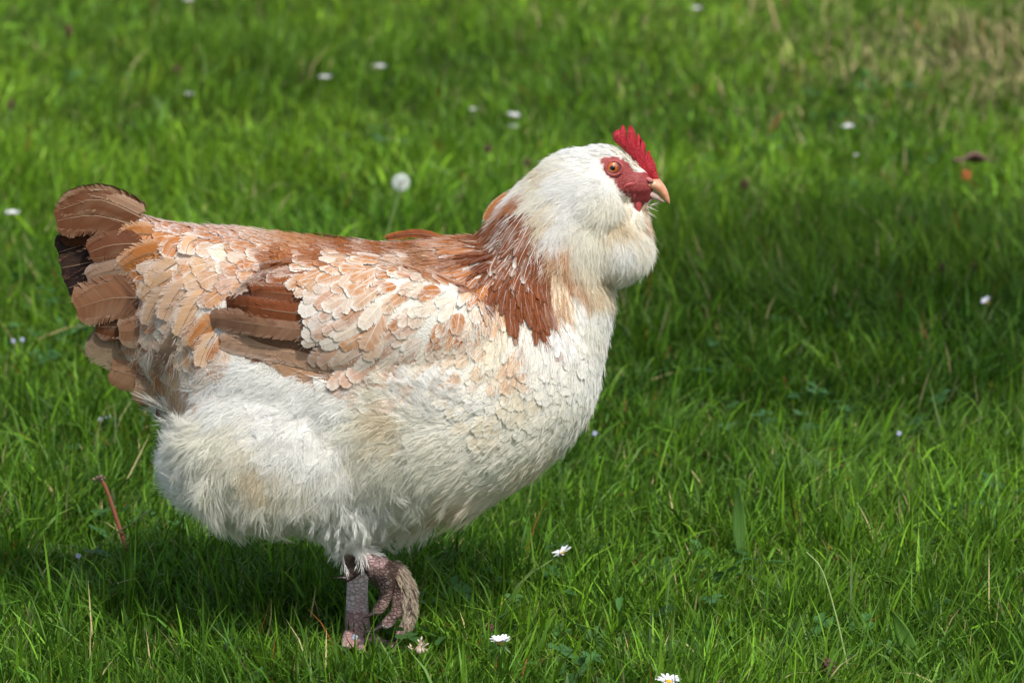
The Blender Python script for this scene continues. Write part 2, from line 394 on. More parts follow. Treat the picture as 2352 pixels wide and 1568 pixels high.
low = fc & (uvb[:, 1] > 436) & (uvb[:, 0] < 1500); bc[low] *= np.array([.5, .35, .4])
WINGT0 = np.array([(520, 690), (560, 640), (735, 640), (750, 700), (760, 760), (800, 830), (860, 893), (720, 862), (570, 828), (530, 800)])
wz = inside(WINGT0, uvb) & (np.abs(BV[:, 1]) > .05); bc[wz] = (.20, .09, .05)
# legs: pinkish grey scales, dark dirty joint
leg = (BV[:, 2] < at(0, 1234)[2]) ; ln = fbm(uvb[:, 0] / 14, uvb[:, 1] / 14, 9)[:, None]
lc = np.array([.74, .52, .52]) * (1 - ln) + np.array([.85, .74, .73]) * ln
bc[leg] = lc[leg]
dirt = leg & (BV[:, 1] < -.03) & (BV[:, 2] > .035); dn = np.clip(fbm(uvb[:, 0] / 22, uvb[:, 1] / 22, 12) * 2 - .6, 0, 1)[:, None]
bc[dirt] = (np.array([.05, .028, .02]) * (1 - dn) + np.array([.30, .19, .17]) * dn)[dirt]
pk = dirt & (np.hypot(uvb[:, 0] - 862, (uvb[:, 1] - 1280) * 1.2) < 30); bc[pk] = bc[pk] * .35 + np.array([.46, .30, .30]) * .65  # pink highlight on the joint painted into the colour
dt = dirt & (np.hypot(uvb[:, 0] - 868, uvb[:, 1] - 1345) < 26); bc[dt] *= .45
ft = leg & (BV[:, 2] < .03); bc[ft] = (bc * np.array([.68, .52, .50]))[ft]
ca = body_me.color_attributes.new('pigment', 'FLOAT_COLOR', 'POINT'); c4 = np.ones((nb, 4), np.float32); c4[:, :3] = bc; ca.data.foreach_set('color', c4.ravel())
la = body_me.attributes.new('scaly', 'FLOAT', 'POINT'); la.data.foreach_set('value', leg.astype(np.float32))
body_me.polygons.foreach_set('use_smooth', np.ones(len(body_me.polygons), bool))
M_SKIN, n, p = node_mat('skin_and_scales')
a = n.nodes.new('ShaderNodeAttribute'); a.attribute_name = 'pigment'; a2 = n.nodes.new('ShaderNodeAttribute'); a2.attribute_name = 'scaly'
tc = n.nodes.new('ShaderNodeTexCoord'); mp = n.nodes.new('ShaderNodeMapping'); mp.inputs['Scale'].default_value = (1, 1, 1.5)
vo = n.nodes.new('ShaderNodeTexVoronoi'); vo.inputs['Scale'].default_value = 215; vo.feature = 'DISTANCE_TO_EDGE'
n.links.new(tc.outputs['Object'], mp.inputs[0]); n.links.new(mp.outputs[0], vo.inputs['Vector'])
mr = n.nodes.new('ShaderNodeMapRange'); mr.inputs['From Max'].default_value = .16; n.links.new(vo.outputs['Distance'], mr.inputs['Value'])
nz = n.nodes.new('ShaderNodeTexNoise'); nz.inputs['Scale'].default_value = 700; nz.inputs['Detail'].default_value = 3; n.links.new(tc.outputs['Object'], nz.inputs['Vector'])
mx = n.nodes.new('ShaderNodeMix'); n.links.new(a2.outputs['Fac'], mx.inputs[0]); n.links.new(nz.outputs[0], mx.inputs[2]); n.links.new(mr.outputs[0], mx.inputs[3])
bp = n.nodes.new('ShaderNodeBump'); bp.inputs['Strength'].default_value = .8; bp.inputs['Distance'].default_value = .0012
n.links.new(mx.outputs[0], bp.inputs['Height']); n.links.new(bp.outputs[0], p.inputs['Normal'])
cm = n.nodes.new('ShaderNodeMix'); cm.data_type = 'RGBA'; cm.blend_type = 'MULTIPLY'; cm.inputs[0].default_value = 1
mr2 = n.nodes.new('ShaderNodeMapRange'); mr2.inputs['To Min'].default_value = .62; n.links.new(mx.outputs[0], mr2.inputs['Value'])
n.links.new(a.outputs['Color'], cm.inputs[6]); n.links.new(mr2.outputs[0], cm.inputs[7]); n.links.new(cm.outputs[2], p.inputs['Base Color'])
p.inputs['Roughness'].default_value = .5; p.inputs['Specular IOR Level'].default_value = .4

HEN = thing('hen', (0, 0, 0), 'white and rust-brown bearded hen stepping across the lawn with one foot raised', 'hen')
put('body', body_me, M_SKIN, HEN)

# ------------------------------------------------------------------ plumage fields
Wt = (.88, .875, .84); WC = (.86, .84, .75); CR = (.78, .70, .54); LV = (.69, .58, .505); BF = (.66, .43, .25); OR = (.50, .19, .052); RU = (.28, .088, .028); DK = (.13, .04, .018); RH = (.21, .060, .019); TP = (.34, .22, .15); BK = (.02, .012, .012)
# u, v, du, dv, length px, half width px, kind(0 round,1 pointed), centre colour, edge colour
AN = [
 (330, 500, -1, .12, 85, 24, 0, OR, Wt), (420, 530, -1, .12, 80, 23, 0, OR, Wt), (500, 540, -1, .15, 70, 20, 0, OR, Wt), (580, 545, -1, .2, 62, 17, 0, OR, WC), (680, 560, -1, .2, 52, 14, 0, OR, BF),
 (780, 575, -1, .12, 46, 12, 0, RU, OR), (860, 570, -1, .05, 44, 11, 0, RU, OR), (930, 552, -1, .05, 46, 12, 0, RU, OR), (1010, 560, -1, .08, 52, 12, 0, OR, WC), (1060, 580, -1, .2, 50, 11, 0, OR, Wt),
 (330, 580, -1, .25, 90, 26, 0, OR, BF), (300, 640, -1, .35, 85, 26, 0, OR, LV), (420, 600, -1, .35, 82, 24, 0, BF, Wt), (500, 600, -1, .35, 76, 23, 0, CR, Wt), (560, 600, -1, .3, 66, 19, 0, OR, WC), (640, 610, -1, .25, 60, 17, 0, RU, OR), (720, 600, -1, .2, 50, 14, 0, RU, OR),
 (620, 650, -1, .15, 75, 20, 0, RU, LV), (540, 655, -1, .35, 75, 22, 0, OR, LV), (440, 690, -.8, .6, 85, 25, 0, BF, LV), (360, 700, -.75, .65, 88, 26, 0, BF, LV), (300, 740, -.8, .5, 85, 26, 0, OR, LV), (500, 740, -.5, .8, 75, 22, 0, BF, Wt),
 (400, 790, -.6, .8, 82, 24, 0, CR, LV), (350, 850, -.6, .8, 80, 24, 0, TP, BF), (450, 840, -.4, .9, 78, 24, 0, BF, LV), (470, 790, -.4, .9, 75, 22, 0, OR, LV), (420, 900, -.4, .9, 80, 22, 0, BF, LV), (300, 870, -.5, .8, 80, 24, 0, TP, TP),  # taupe rump anchors carry the shade there in their colour
 # wing coverts
 (700, 640, -.85, .4, 66, 17, 0, BF, Wt), (760, 610, -.88, .35, 60, 15, 0, BF, Wt), (830, 600, -.9, .3, 52, 13, 0, OR, WC), (800, 660, -.75, .55, 66, 18, 0, BF, Wt), (870, 650, -.75, .5, 60, 17, 0, OR, WC), (900, 610, -.9, .3, 50, 13, 0, OR, WC),
 (960, 610, -.9, .3, 52, 14, 0, RU, BF), (980, 660, -.75, .55, 60, 17, 0, OR, LV), (930, 680, -.7, .6, 64, 18, 0, BF, LV), (1040, 640, -.8, .5, 50, 14, 0, OR, Wt), (690, 720, -.85, .5, 70, 19, 0, LV, Wt), (760, 730, -.75, .6, 70, 20, 0, LV, Wt), (840, 730, -.7, .65, 72, 20, 0, CR, Wt),
 (910, 740, -.65, .7, 70, 20, 0, OR, WC), (980, 720, -.6, .75, 66, 19, 0, CR, Wt), (1050, 710, -.5, .8, 62, 17, 0, BF, Wt), (1100, 740, -.3, .9, 55, 16, 0, BF, Wt), (1090, 680, -.4, .9, 55, 15, 0, OR, Wt), (720, 790, -.85, .5, 74, 21, 0, LV, LV), (800, 800, -.75, .6, 76, 22, 0, BF, LV), (880, 810, -.65, .7, 76, 22, 0, LV, LV), (960, 800, -.6, .75, 72, 21, 0, LV, WC),
 (1040, 790, -.55, .8, 66, 19, 0, OR, WC), (790, 850, -.8, .5, 74, 22, 0, LV, LV), (880, 870, -.75, .6, 72, 21, 0, LV, CR), (960, 870, -.7, .6, 70, 20, 0, CR, LV), (1050, 850, -.7, .6, 66, 20, 0, CR, WC), (1000, 760, -.6, .75, 66, 19, 0, OR, WC),
 # breast and side
 (1130, 800, -.4, .9, 60, 19, 0, CR, WC), (1130, 850, -.5, .85, 62, 20, 0, CR, WC), (1165, 870, -.5, .85, 62, 20, 0, BF, WC), (1200, 800, -.3, .95, 60, 20, 0, WC, Wt), (1280, 780, -.15, 1, 60, 20, 0, Wt, Wt), (1350, 760, 0, 1, 60, 20, 0, Wt, WC), (1390, 720, .05, 1, 60, 18, 0, WC, Wt), (1360, 860, -.2, 1, 60, 20, 0, WC, Wt),
 (1250, 880, -.4, .9, 62, 22, 0, WC, Wt), (1180, 940, -.65, .75, 62, 22, 0, CR, WC), (1270, 960, -.6, .8, 62, 22, 0, WC, WC), (1330, 930, -.4, .9, 60, 20, 0, Wt, WC), (1200, 1020, -.8, .6, 66, 22, 0, WC, WC), (1100, 1000, -.85, .5, 72, 23, 0, CR, WC), (1100, 1080, -.9, .35, 72, 23, 0, WC, WC), (1230, 1080, -.9, .4, 62, 20, 0, WC, CR),
 (1000, 1050, -.9, .4, 80, 25, 0, WC, WC), (1000, 960, -.85, .3, 80, 25, 0, CR, Wt), (1080, 1150, -.95, .3, 70, 22, 0, WC, CR), (1100, 930, -.8, .3, 66, 20, 0, WC, Wt),
 # hackle
 (1150, 450, -.7, .7, 90, 10, 1, RU, WC), (1190, 470, -.6, .8, 100, 10, 1, OR, Wt), (1110, 510, -.75, .65, 110, 11, 1, RH, OR), (1080, 560, -.75, .65, 100, 11, 1, RH, OR), (1150, 540, -.65, .75, 110, 11, 1, RH, WC), (1200, 540, -.5, .85, 110, 12, 1, RU, Wt), (1250, 520, -.35, .95, 110, 12, 1, OR, Wt),
 (1070, 600, -.5, .85, 90, 12, 1, RH, RU), (1110, 610, -.4, .9, 95, 13, 1, (.15, .045, .02), RU), (1140, 620, -.25, .95, 100, 14, 1, RH, WC), (1190, 610, -.2, 1, 110, 13, 1, RH, WC), (1240, 600, -.12, 1, 110, 13, 1, OR, Wt), (1090, 650, -.3, .95, 90, 14, 1, RH, RU), (1140, 690, -.15, 1, 95, 15, 1, RH, DK), (1190, 690, -.05, 1, 95, 15, 1, RH, RU),
 (1235, 690, .03, 1, 95, 15, 1, RH, RU), (1180, 740, 0, 1, 85, 15, 1, RH, RU), (1235, 755, .05, 1, 85, 16, 1, RH, RU), (1145, 735, -.1, 1, 80, 15, 1, BF, WC), (1280, 640, 0, 1, 95, 12, 1, BF, OR), (1300, 600, 0, 1, 95, 11, 1, OR, CR), (1325, 660, 0, 1, 80, 12, 1, BF, WC), (1290, 700, .02, 1, 90, 15, 1, CR, BF), (1290, 560, -.05, 1, 100, 11, 1, CR, Wt), (1330, 640, .05, 1, 80, 12, 1, WC, BF),
 (1340, 700, .05, 1, 70, 16, 1, Wt, Wt), (1390, 680, .1, 1, 60, 16, 0, WC, Wt),
]
ANA = np.array([a[:7] for a in AN], float); ANC = np.array([a[7] for a in AN], float); ANE = np.array([a[8] for a in AN], float)
ANA[:, 2:4] /= np.linalg.norm(ANA[:, 2:4], axis=1)[:, None]
# soft plumage: u, v, du, dv, length, spread, colour
FL = [
 (1400, 335, -1, -.02, 26, .35, Wt), (1450, 355, -1, -.3, 20, .3, WC), (1340, 340, -1, .15, 34, .35, Wt), (1280, 360, -.85, .5, 42, .35, WC), (1220, 400, -.7, .7, 52, .4, WC), (1190, 430, -.6, .8, 60, .4, Wt), (1250, 440, -.6, .75, 60, .4, WC), (1300, 410, -.75, .6, 50, .35, Wt), (1370, 350, -1, .1, 30, .3, Wt),
 (1345, 400, -.85, .45, 50, .45, Wt), (1380, 420, -.6, .75, 52, .45, Wt), (1330, 460, -.65, .75, 62, .45, Wt), (1400, 460, -.45, .9, 60, .45, WC), (1290, 500, -.5, .85, 75, .4, Wt), (1360, 510, -.5, .85, 66, .45, WC), (1430, 500, -.25, 1, 55, .4, CR), (1460, 490, .05, 1, 45, .4, WC), (1470, 520, .1, 1, 50, .4, WC),
 (1340, 560, -.2, 1, 70, .4, WC), (1390, 560, -.1, 1, 66, .5, WC), (1430, 560, .0, 1, 62, .5, Wt), (1470, 560, .2, 1, 52, .45, WC), (1440, 620, -.3, .9, 38, .5, WC), (1380, 620, -.3, .95, 34, .45, CR), (1490, 590, -.1, 1, 38, .4, WC), (1340, 620, -.05, 1, 60, .4, CR),
 (1205, 455, -.6, .8, 60, .4, OR), (1265, 480, -.5, .85, 66, .4, CR), (1288, 560, -.3, .95, 70, .4, BF), (1312, 625, -.1, 1, 60, .4, OR), (1330, 585, -.1, 1, 60, .4, CR), (1250, 375, -.8, .6, 40, .3, CR), (1475, 505, .1, 1, 34, .35, BF),
 # thigh, flank and belly
 (560, 850, -.7, .6, 80, .6, Wt), (520, 900, -.8, .6, 85, .55, Wt), (640, 880, -.75, .5, 85, .6, Wt), (720, 920, -.6, .5, 85, .6, Wt), (820, 930, -.85, .25, 70, .55, Wt), (880, 930, -.6, -.45, 60, .5, WC), (960, 930, -.35, -.65, 50, .5, Wt), (1040, 920, -.5, -.5, 45, .5, Wt), (480, 980, -.8, .6, 80, .5, WC), (440, 1000, -.9, .4, 75, .6, WC), (400, 1020, -1, .2, 75, .8, Wt), (395, 1080, -.9, .5, 80, .8, Wt),
 (540, 1000, -.6, .8, 90, .5, WC), (600, 1060, -.5, .85, 90, .5, CR), (540, 1060, -.5, .85, 90, .5, WC), (680, 1000, -.5, .8, 90, .55, Wt), (760, 1000, -.4, .85, 90, .5, Wt), (700, 1090, -.3, .95, 90, .5, WC), (480, 1120, -.5, .9, 90, .7, WC), (560, 1150, -.3, 1, 90, .5, WC), (640, 1180, -.1, 1, 60, .5, WC), (720, 1190, .05, 1, 55, .5, Wt), (800, 1190, .15, 1, 48, .5, Wt), (850, 1190, .3, .95, 45, .5, Wt), (800, 1080, -.1, 1, 95, .5, Wt), (870, 1050, -.6, .7, 90, .5, WC), (850, 980, -.6, .5, 90, .5, WC),
 (940, 1120, .2, .8, 80, .5, WC), (1000, 1130, -.6, .7, 80, .5, WC), (950, 1190, -.2, 1, 55, .5, WC), (1050, 1170, -.8, .5, 75, .5, CR), (940, 1030, -.75, .55, 95, .5, WC), (920, 970, -.8, .2, 95, .45, CR), (1010, 1000, -.85, .35, 90, .45, WC), (1060, 1060, -.85, .4, 85, .45, WC),
]
FLA = np.array([a[:6] for a in FL], float); FLC = np.array([a[6] for a in FL], float); FLA[:, 2:4] /= np.linalg.norm(FLA[:, 2:4], axis=1)[:, None]
def field(A, uv, pw=3.0):
    d2 = (A[:, 0] - uv[0]) ** 2 + (A[:, 1] - uv[1]) ** 2 + 60.0
    wt = d2 ** (-pw / 2 - .3); wt /= wt.sum(); return wt
FLUFF = np.array([(500, 860), (520, 835), (600, 820), (660, 826), (740, 850), (820, 884), (880, 884), (960, 880), (1060, 875), (1085, 930), (1075, 1000), (1090, 1080), (1120, 1110), (1190, 1130), (1150, 1400), (600, 1400), (300, 1200), (300, 1000), (385, 960), (430, 960), (470, 905)])
HEADP = np.array([(1560, 300), (1290, 300), (1180, 395), (1150, 450), (1180, 470), (1230, 450), (1255, 490), (1270, 560), (1310, 610), (1330, 660), (1430, 690), (1560, 640)])
WINGT = np.array([(520, 690), (560, 640), (735, 640), (750, 700), (760, 760), (800, 830), (860, 893), (720, 862), (570, 828), (530, 800)])   # flight feathers are set here by hand

def surf(p):
    l, nn, i, d = BVH.find_nearest(Vector(p)); return np.array(l), np.array(nn)

def walk(p, n, L, fa, K=6, jit=0.0, stiff=.35, vec=None):
    pts = [p]; nor = [n]; prev = None; p = p.copy()
    ja = jit; ca_, sa_ = math.cos(ja), math.sin(ja)
    for k in range(K):
        if vec is None:
            wt = field(fa, proj(p)[0]); d2 = (wt[:, None] * fa[:, 2:4]).sum(0)
        else: d2 = np.array(vec, float)
        d2 = np.array([d2[0] * ca_ - d2[1] * sa_, d2[0] * sa_ + d2[1] * ca_])
        d = np.array([d2[0], 0, -d2[1]]); d = d - n * np.dot(d, n); d /= np.linalg.norm(d) + 1e-9
        if prev is not None:
            q = prev - n * np.dot(prev, n) * .8; d = d * (1 - stiff) + q * stiff; d /= np.linalg.norm(d) + 1e-9
        pn = p + d * L / K
        l, nn = surf(pn); nn = n * .4 + nn * .6; nn /= np.linalg.norm(nn) + 1e-9
        pn = l; p, n = pn, nn; prev = d; pts.append(p); nor.append(n)
    return np.array(pts), np.array(nor)

def feather_geo(P, N, hw, kind=0, cc=OR, ce=Wt, h0=-.002, h1=.004, nb_=13, cup=.22, mott=.25, split=.25, R=RNG, rcol=None, edge=.55, dark=None, asym=0.0, vrag=.06, fray=.75):
    """feather built of barbs either side of a shaft; P, N centre line and normals"""
    K = len(P) - 1; tt = np.linspace(0, 1, K + 1)
    def ev(A, q): return np.stack([np.interp(q, tt, A[:, i]) for i in range(3)], -1)
    P = P + N * (h0 + (h1 - h0) * tt[:, None] ** .8)
    T = np.gradient(P, axis=0); T /= np.linalg.norm(T, axis=1)[:, None] + 1e-9; Sd = np.cross(N, T); Sd /= np.linalg.norm(Sd, axis=1)[:, None] + 1e-9
    def wid(q):
        q = np.clip(q, 0, 1)
        if kind == 0: return hw * np.minimum(1, (q / .35 + .25)) ** .8 * np.sqrt(np.clip(1 - ((q - .5) / .5).clip(0) ** 2.6, 0, 1))
        if kind == 1: return hw * (q ** .45) * (1 - q) ** .62 * 1.75
        return hw * np.minimum(1, q / .12 + .3) * np.sqrt(np.clip(1 - ((q - .72) / .28).clip(0) ** 2.2, 0, 1))
    r = np.linspace(.02, .95, nb_ + 1); V = []; F = []; C = []
    cc = np.asarray(cc, float); ce = np.asarray(ce, float); ph = R.uniform(0, 100)
    L = np.linalg.norm(np.diff(P, axis=0), axis=1).sum()
    for sgn in (-1, 1):
        wf = 1 + asym * sgn
        fwd = 1.1 * hw / L if kind != 1 else 1.8 * hw / L
        qt = 1 - (1 - r) * np.exp(-fwd / (1 - .6 * r)); qm = r * .5 + qt * .5 - .01
        base_j = 1 + R.normal(0, vrag, nb_)
        gap = R.random(nb_) < split
        for i in range(nb_):
            lj = base_j[i]; dz = R.normal(0, .00004)
            ra, rb = r[i], r[i + 1]; 
            ov = .35 / nb_
            qs = np.array([ra, rb, qm[i], qm[i + 1] + ov, qt[i], min(qt[i + 1] + ov, 1.0)])
            wl = wid(qs) * np.array([0, 0, .55, .55, 1, 1]) * wf
            wl[4:] = np.maximum(wl[4:], 0) * lj
            if gap[i]: qs[5] = qs[4] + (qs[5] - qs[4]) * .25; wl[4:] *= 1.06
            else: qs[5] = qs[4] + (qs[5] - qs[4]) * fray
            c = ev(P, qs); s_ = ev(Sd, qs); nn = ev(N, qs)
            rel = wl / hw
            pt = c + s_ * (wl * sgn)[:, None] - nn * (cup * hw * rel ** 2)[:, None] + nn * (dz + .0003 * (1 - rel))[:, None]
            k = len(V); V += list(pt); F += [(k, k + 1, k + 3, k + 2), (k + 2, k + 3, k + 5, k + 4)]
            e = np.clip((np.maximum(rel / wf, 0) ** 2 * .9 + np.clip((qs - .55) / .45, 0, 1) ** 2 * .9 - edge) / .45, 0, 1)
            nz_ = fbm(qs * 4 + ph, rel * 3 * sgn + ph, 3, 2); e = np.clip(e + (nz_ - .5) * mott * 4, 0, 1)[:, None]
            col = cc * (1 - e) + ce * e
            if dark is not None:
                dkf = np.clip(1 - qs / dark[1], 0, 1)[:, None] * (fbm(qs * 30 + ph, rel * 20, 8, 2)[:, None] > dark[2]); col = col * (1 - dkf) + np.array(dark[0]) * dkf
            C += list(col * np.clip(R.normal(1, .05), .8, 1.15))
    # shaft
    rc = np.asarray(rcol if rcol is not None else ce * .6 + np.array([.28, .24, .18])); qs = np.linspace(0, .93, 7); c = ev(P, qs); s_ = ev(Sd, qs); nn = ev(N, qs); wr = np.linspace(.00042, .00012, 7) * (1.0 if hw < .009 else 1.5)
    k = len(V)
    for j in range(7): V += [c[j] - s_[j] * wr[j] + nn[j] * .0006, c[j] + s_[j] * wr[j] + nn[j] * .0006]; C += [rc, rc]
    for j in range(6): F.append((k + 2 * j, k + 2 * j + 1, k + 2 * j + 3, k + 2 * j + 2))
    return np.array(V), np.array(F), np.clip(np.array(C), .004, .89)

M_FEATHER = leafy('feather_vane', rough=.7, spec=.15, trans=.28)
M_DOWN = leafy('feather_down', rough=.75, spec=.1, trans=.35)

# surface samples
tris = [tuple(p.vertices) for p in body_me.polygons]; quads = np.array([t if len(t) == 4 else (*t, t[2]) for t in tris])
q0, q1, q2, q3 = (BV[quads[:, i]] for i in range(4)); ar = np.linalg.norm(np.cross(q2 - q0, q3 - q1), axis=1) / 2
fn = np.cross(q2 - q0, q3 - q1); fn /= np.linalg.norm(fn, axis=1)[:, None] + 1e-12
def sample_surface(n, mask):
    pr = ar * mask; pr = pr / pr.sum(); idx = RNG.choice(len(quads), n, p=pr); a = RNG.random((n, 1)); b = RNG.random((n, 1))
    P = (q0[idx] * (1 - a) + q1[idx] * a) * (1 - b) + (q3[idx] * (1 - a) + q2[idx] * a) * b
    return P, fn[idx]
cen = (q0 + q2) / 2; uvq = proj(cen); aboveleg = cen[:, 2] > at(0, 1262)[2]
mF = inside(FLUFF, uvq); mH = inside(HEADP, uvq); mFace = inside(FACE, uvq); mW = inside(WINGT, uvq) & (np.abs(cen[:, 1]) > .05)
mask_contour = (~mF & ~mH & ~mFace & ~mW & aboveleg & (uvq[:, 1] < 1200)).astype(float)
P, N = sample_surface(60000, mask_contour)
cell = {}; roots = []
for i in range(len(P)):
    uv = proj(P[i])[0]; wt = field(ANA, uv); Lp, hwp, kd = (wt[:, None] * ANA[:, 4:7]).sum(0)
    sp = hwp * S * (1.0 if P[i][1] < .02 else 1.35) * (1.02 if kd < .5 else 1.05); key = tuple((P[i] / .006).astype(int)); ok = True
    rr = int(sp / .006) + 1
    for a in range(-rr, rr + 1):
        for b in range(-rr, rr + 1):
            for c in range(-rr, rr + 1):
                for j in cell.get((key[0] + a, key[1] + b, key[2] + c), ()):
                    if ((P[i] - P[j]) ** 2).sum() < sp * sp: ok = False; break
                if not ok: break
            if not ok: break
        if not ok: break
    if ok: cell.setdefault(key, []).append(i); roots.append((i, Lp, hwp, kd))
print('contour feathers', len(roots))
def flush(name):
    P = np.vstack(CP); R = np.concatenate(CR_); C = np.vstack(CC_); n_ = len(P)
    hc = bpy.data.hair_curves.new(name); hc.add_curves([5] * n_)
    pos = hc.attributes.get('position') or hc.attributes.new('position', 'FLOAT_VECTOR', 'POINT')
    pos.data.foreach_set('vector', P.reshape(-1).astype(np.float32))
    ra = hc.attributes.get('radius') or hc.attributes.new('radius', 'FLOAT', 'POINT')
    ra.data.foreach_set('value', (R[:, None] * np.array([1, 1, .9, .65, .2])[None]).ravel().astype(np.float32))
    ca = hc.attributes.new('pigment', 'FLOAT_COLOR', 'CURVE'); c4 = np.ones((n_, 4), np.float32); c4[:, :3] = C; ca.data.foreach_set('color', c4.ravel())
    hc.materials.append(M_DOWN); o = bpy.data.objects.new(name, hc); COL.objects.link(o); o.parent = HEN; o['kind'] = 'stuff'
    CP.clear(); CR_.clear(); CC_.clear(); print(name, n_); return o
def fringe(pts, nor, L, hw, ce, kind, white, tmin=.35, edge=.2):
    nbarb = 15 if white else 10
    tt = np.linspace(0, 1, len(pts)); C = pts + nor * (.0006 + .0026 * tt[:, None]); T = np.gradient(C, axis=0); T /= np.linalg.norm(T, axis=1)[:, None] + 1e-9; Sd = np.cross(nor, T)
    t0 = RNG.uniform(tmin, .97, nbarb); sg = RNG.choice([-1, 1], nbarb)
    def ev(A, q): return np.stack([np.interp(q, tt, A[:, i]) for i in range(3)], -1)
    w0 = hw * np.sqrt(np.clip(1.02 - t0 ** 3, 0, 1)) * RNG.uniform(edge, max(.9, edge + .15), nbarb)
    c0 = ev(C, t0) + ev(Sd, t0) * (sg * w0 * .8)[:, None]; T0 = ev(T, t0); S0 = ev(Sd, t0); N0 = ev(nor, t0)
    bl = L * RNG.uniform(.12, .34, nbarb); a = sg * RNG.uniform(.1, .8 if kind == 0 else .3, nbarb); P = [c0]; cur = c0; up = RNG.normal(.02, .08, nbarb)
    for k in range(4):
        d = T0 * np.cos(a)[:, None] + S0 * np.sin(a)[:, None] + N0 * up[:, None]; cur = cur + d * (bl / 4)[:, None]; P.append(cur); a = a * .8
    CP.append(np.stack(P, 1)); CR_.append(np.full(nbarb, .00014) * RNG.uniform(.7, 1.3, nbarb))
    CC_.append(np.clip(np.array(ce)[None] * np.clip(RNG.normal(1, .07, (nbarb, 1)), .8, 1.15), 0, .9))
CP, CR_, CC_ = [], [], []          # hair curves: points, radius, colour
built = []
for (i, Lp, hwp, kd) in roots:
    L = Lp * S * RNG.uniform(.95, 1.25); hw = hwp * S * RNG.uniform(.85, 1.5) * (1.12 if proj(P[i])[0][0] < 620 else 1)
    wing = kd < .5 and 640 < proj(P[i])[0][0] < 1110
    if wing: L *= 1.12; hw *= .86
    pts, nor = walk(P[i], N[i], L * (1.3 if kd > .5 else 1), ANA, 5, RNG.normal(0, .13 if kd > .5 else .22))
    tip = proj(pts[4])[0]; wt = field(ANA, tip, 4.5 if kd > .5 else 2.8)
    wj = wt ** 1.7; j = RNG.choice(len(AN), p=wj / wj.sum()); w2 = wt ** 1.0
    cc = ANC[j] * .55 + .45 * (w2[:, None] * ANC).sum(0); ce = ANE[j] * .6 + .4 * (w2[:, None] * ANE).sum(0)
    if kd < .5 and tip[0] < 1110 and 585 < tip[1] < 900 and cc.mean() > .2:
        k_ = RNG.random(); mixc = OR if k_ < .46 else (BF if k_ < .64 else (WC if k_ < .85 else LV)); cc = cc * .5 + np.array(mixc) * .5; ce = ce * .5 + np.array(WC) * .5
    pale = ce.mean() > .45
    if not pale and kd < .5 and RNG.random() < .12: cc = cc * .5 + np.array(LV) * .5
    white = cc.mean() > .6
    rc = np.clip(ce * .7 + .2, 0, .8) if not white else ce * .97
    kind = 1 if kd > .5 else 0
    rt = proj(pts[0])[0]; over = .0045 if (690 < rt[0] < 880 and 590 < rt[1] < 825) else 0
    g = feather_geo(pts, nor, hw, kind, cc, ce, h0=-.0016 + over, h1=over + (RNG.uniform(.0012, .0024) if white or wing else RNG.uniform(.0016, .0033)) * (1 if kind == 0 else 1.3), cup=.06 if white else .09, fray=.5, nb_=(21 if pts[0][1] < .03 else 8), mott=.10 if white else .3,
                    edge=RNG.uniform(.35, .75) if white else (RNG.uniform(.25, .8) if tip[0] > 690 and tip[1] > 590 else RNG.uniform(.35, .85) + (.3 if kind else 0)), split=.15 if white else .3, rcol=rc, vrag=.06 if white else .1)
    near = pts[:, 1].mean() < 0 and nor[:, 1].mean() < -.15
    if pts[0][1] < .03: fringe(pts, nor, L, hw, ce if white else (ce * .6 + cc * .4 if kind == 0 else ce * .3 + cc * .7), kind, white)
    dark_ = 1 if cc.mean() < .5 else .6
    built.append((hw * L * dark_ if near else 0, kind, tip, g))
built.sort(key=lambda b: -b[0])

def join(glist, name, mat, parent, **pr):
    Vs, Fs, Cs = [], [], []; o = 0
    for V, F, C in glist: Vs.append(V); Fs.append(F + o); Cs.append(C); o += len(V)
    return put(name, mesh_from(name, np.vstack(Vs), np.vstack(Fs), np.vstack(Cs), True), mat, parent, **pr)
NIND = 240
for (a_, kind, tip, g) in built[:NIND]:
    nm = 'hackle_feather' if kind == 1 else ('covert_feather' if tip[0] > 600 and tip[1] > 600 and tip[0] < 1110 else ('saddle_feather' if tip[0] <= 900 else 'breast_feather'))
    put(nm, mesh_from(nm, *g, True), M_FEATHER, HEN)
join([b[3] for b in built[NIND:]], 'plumage', M_FEATHER, HEN, kind='stuff')

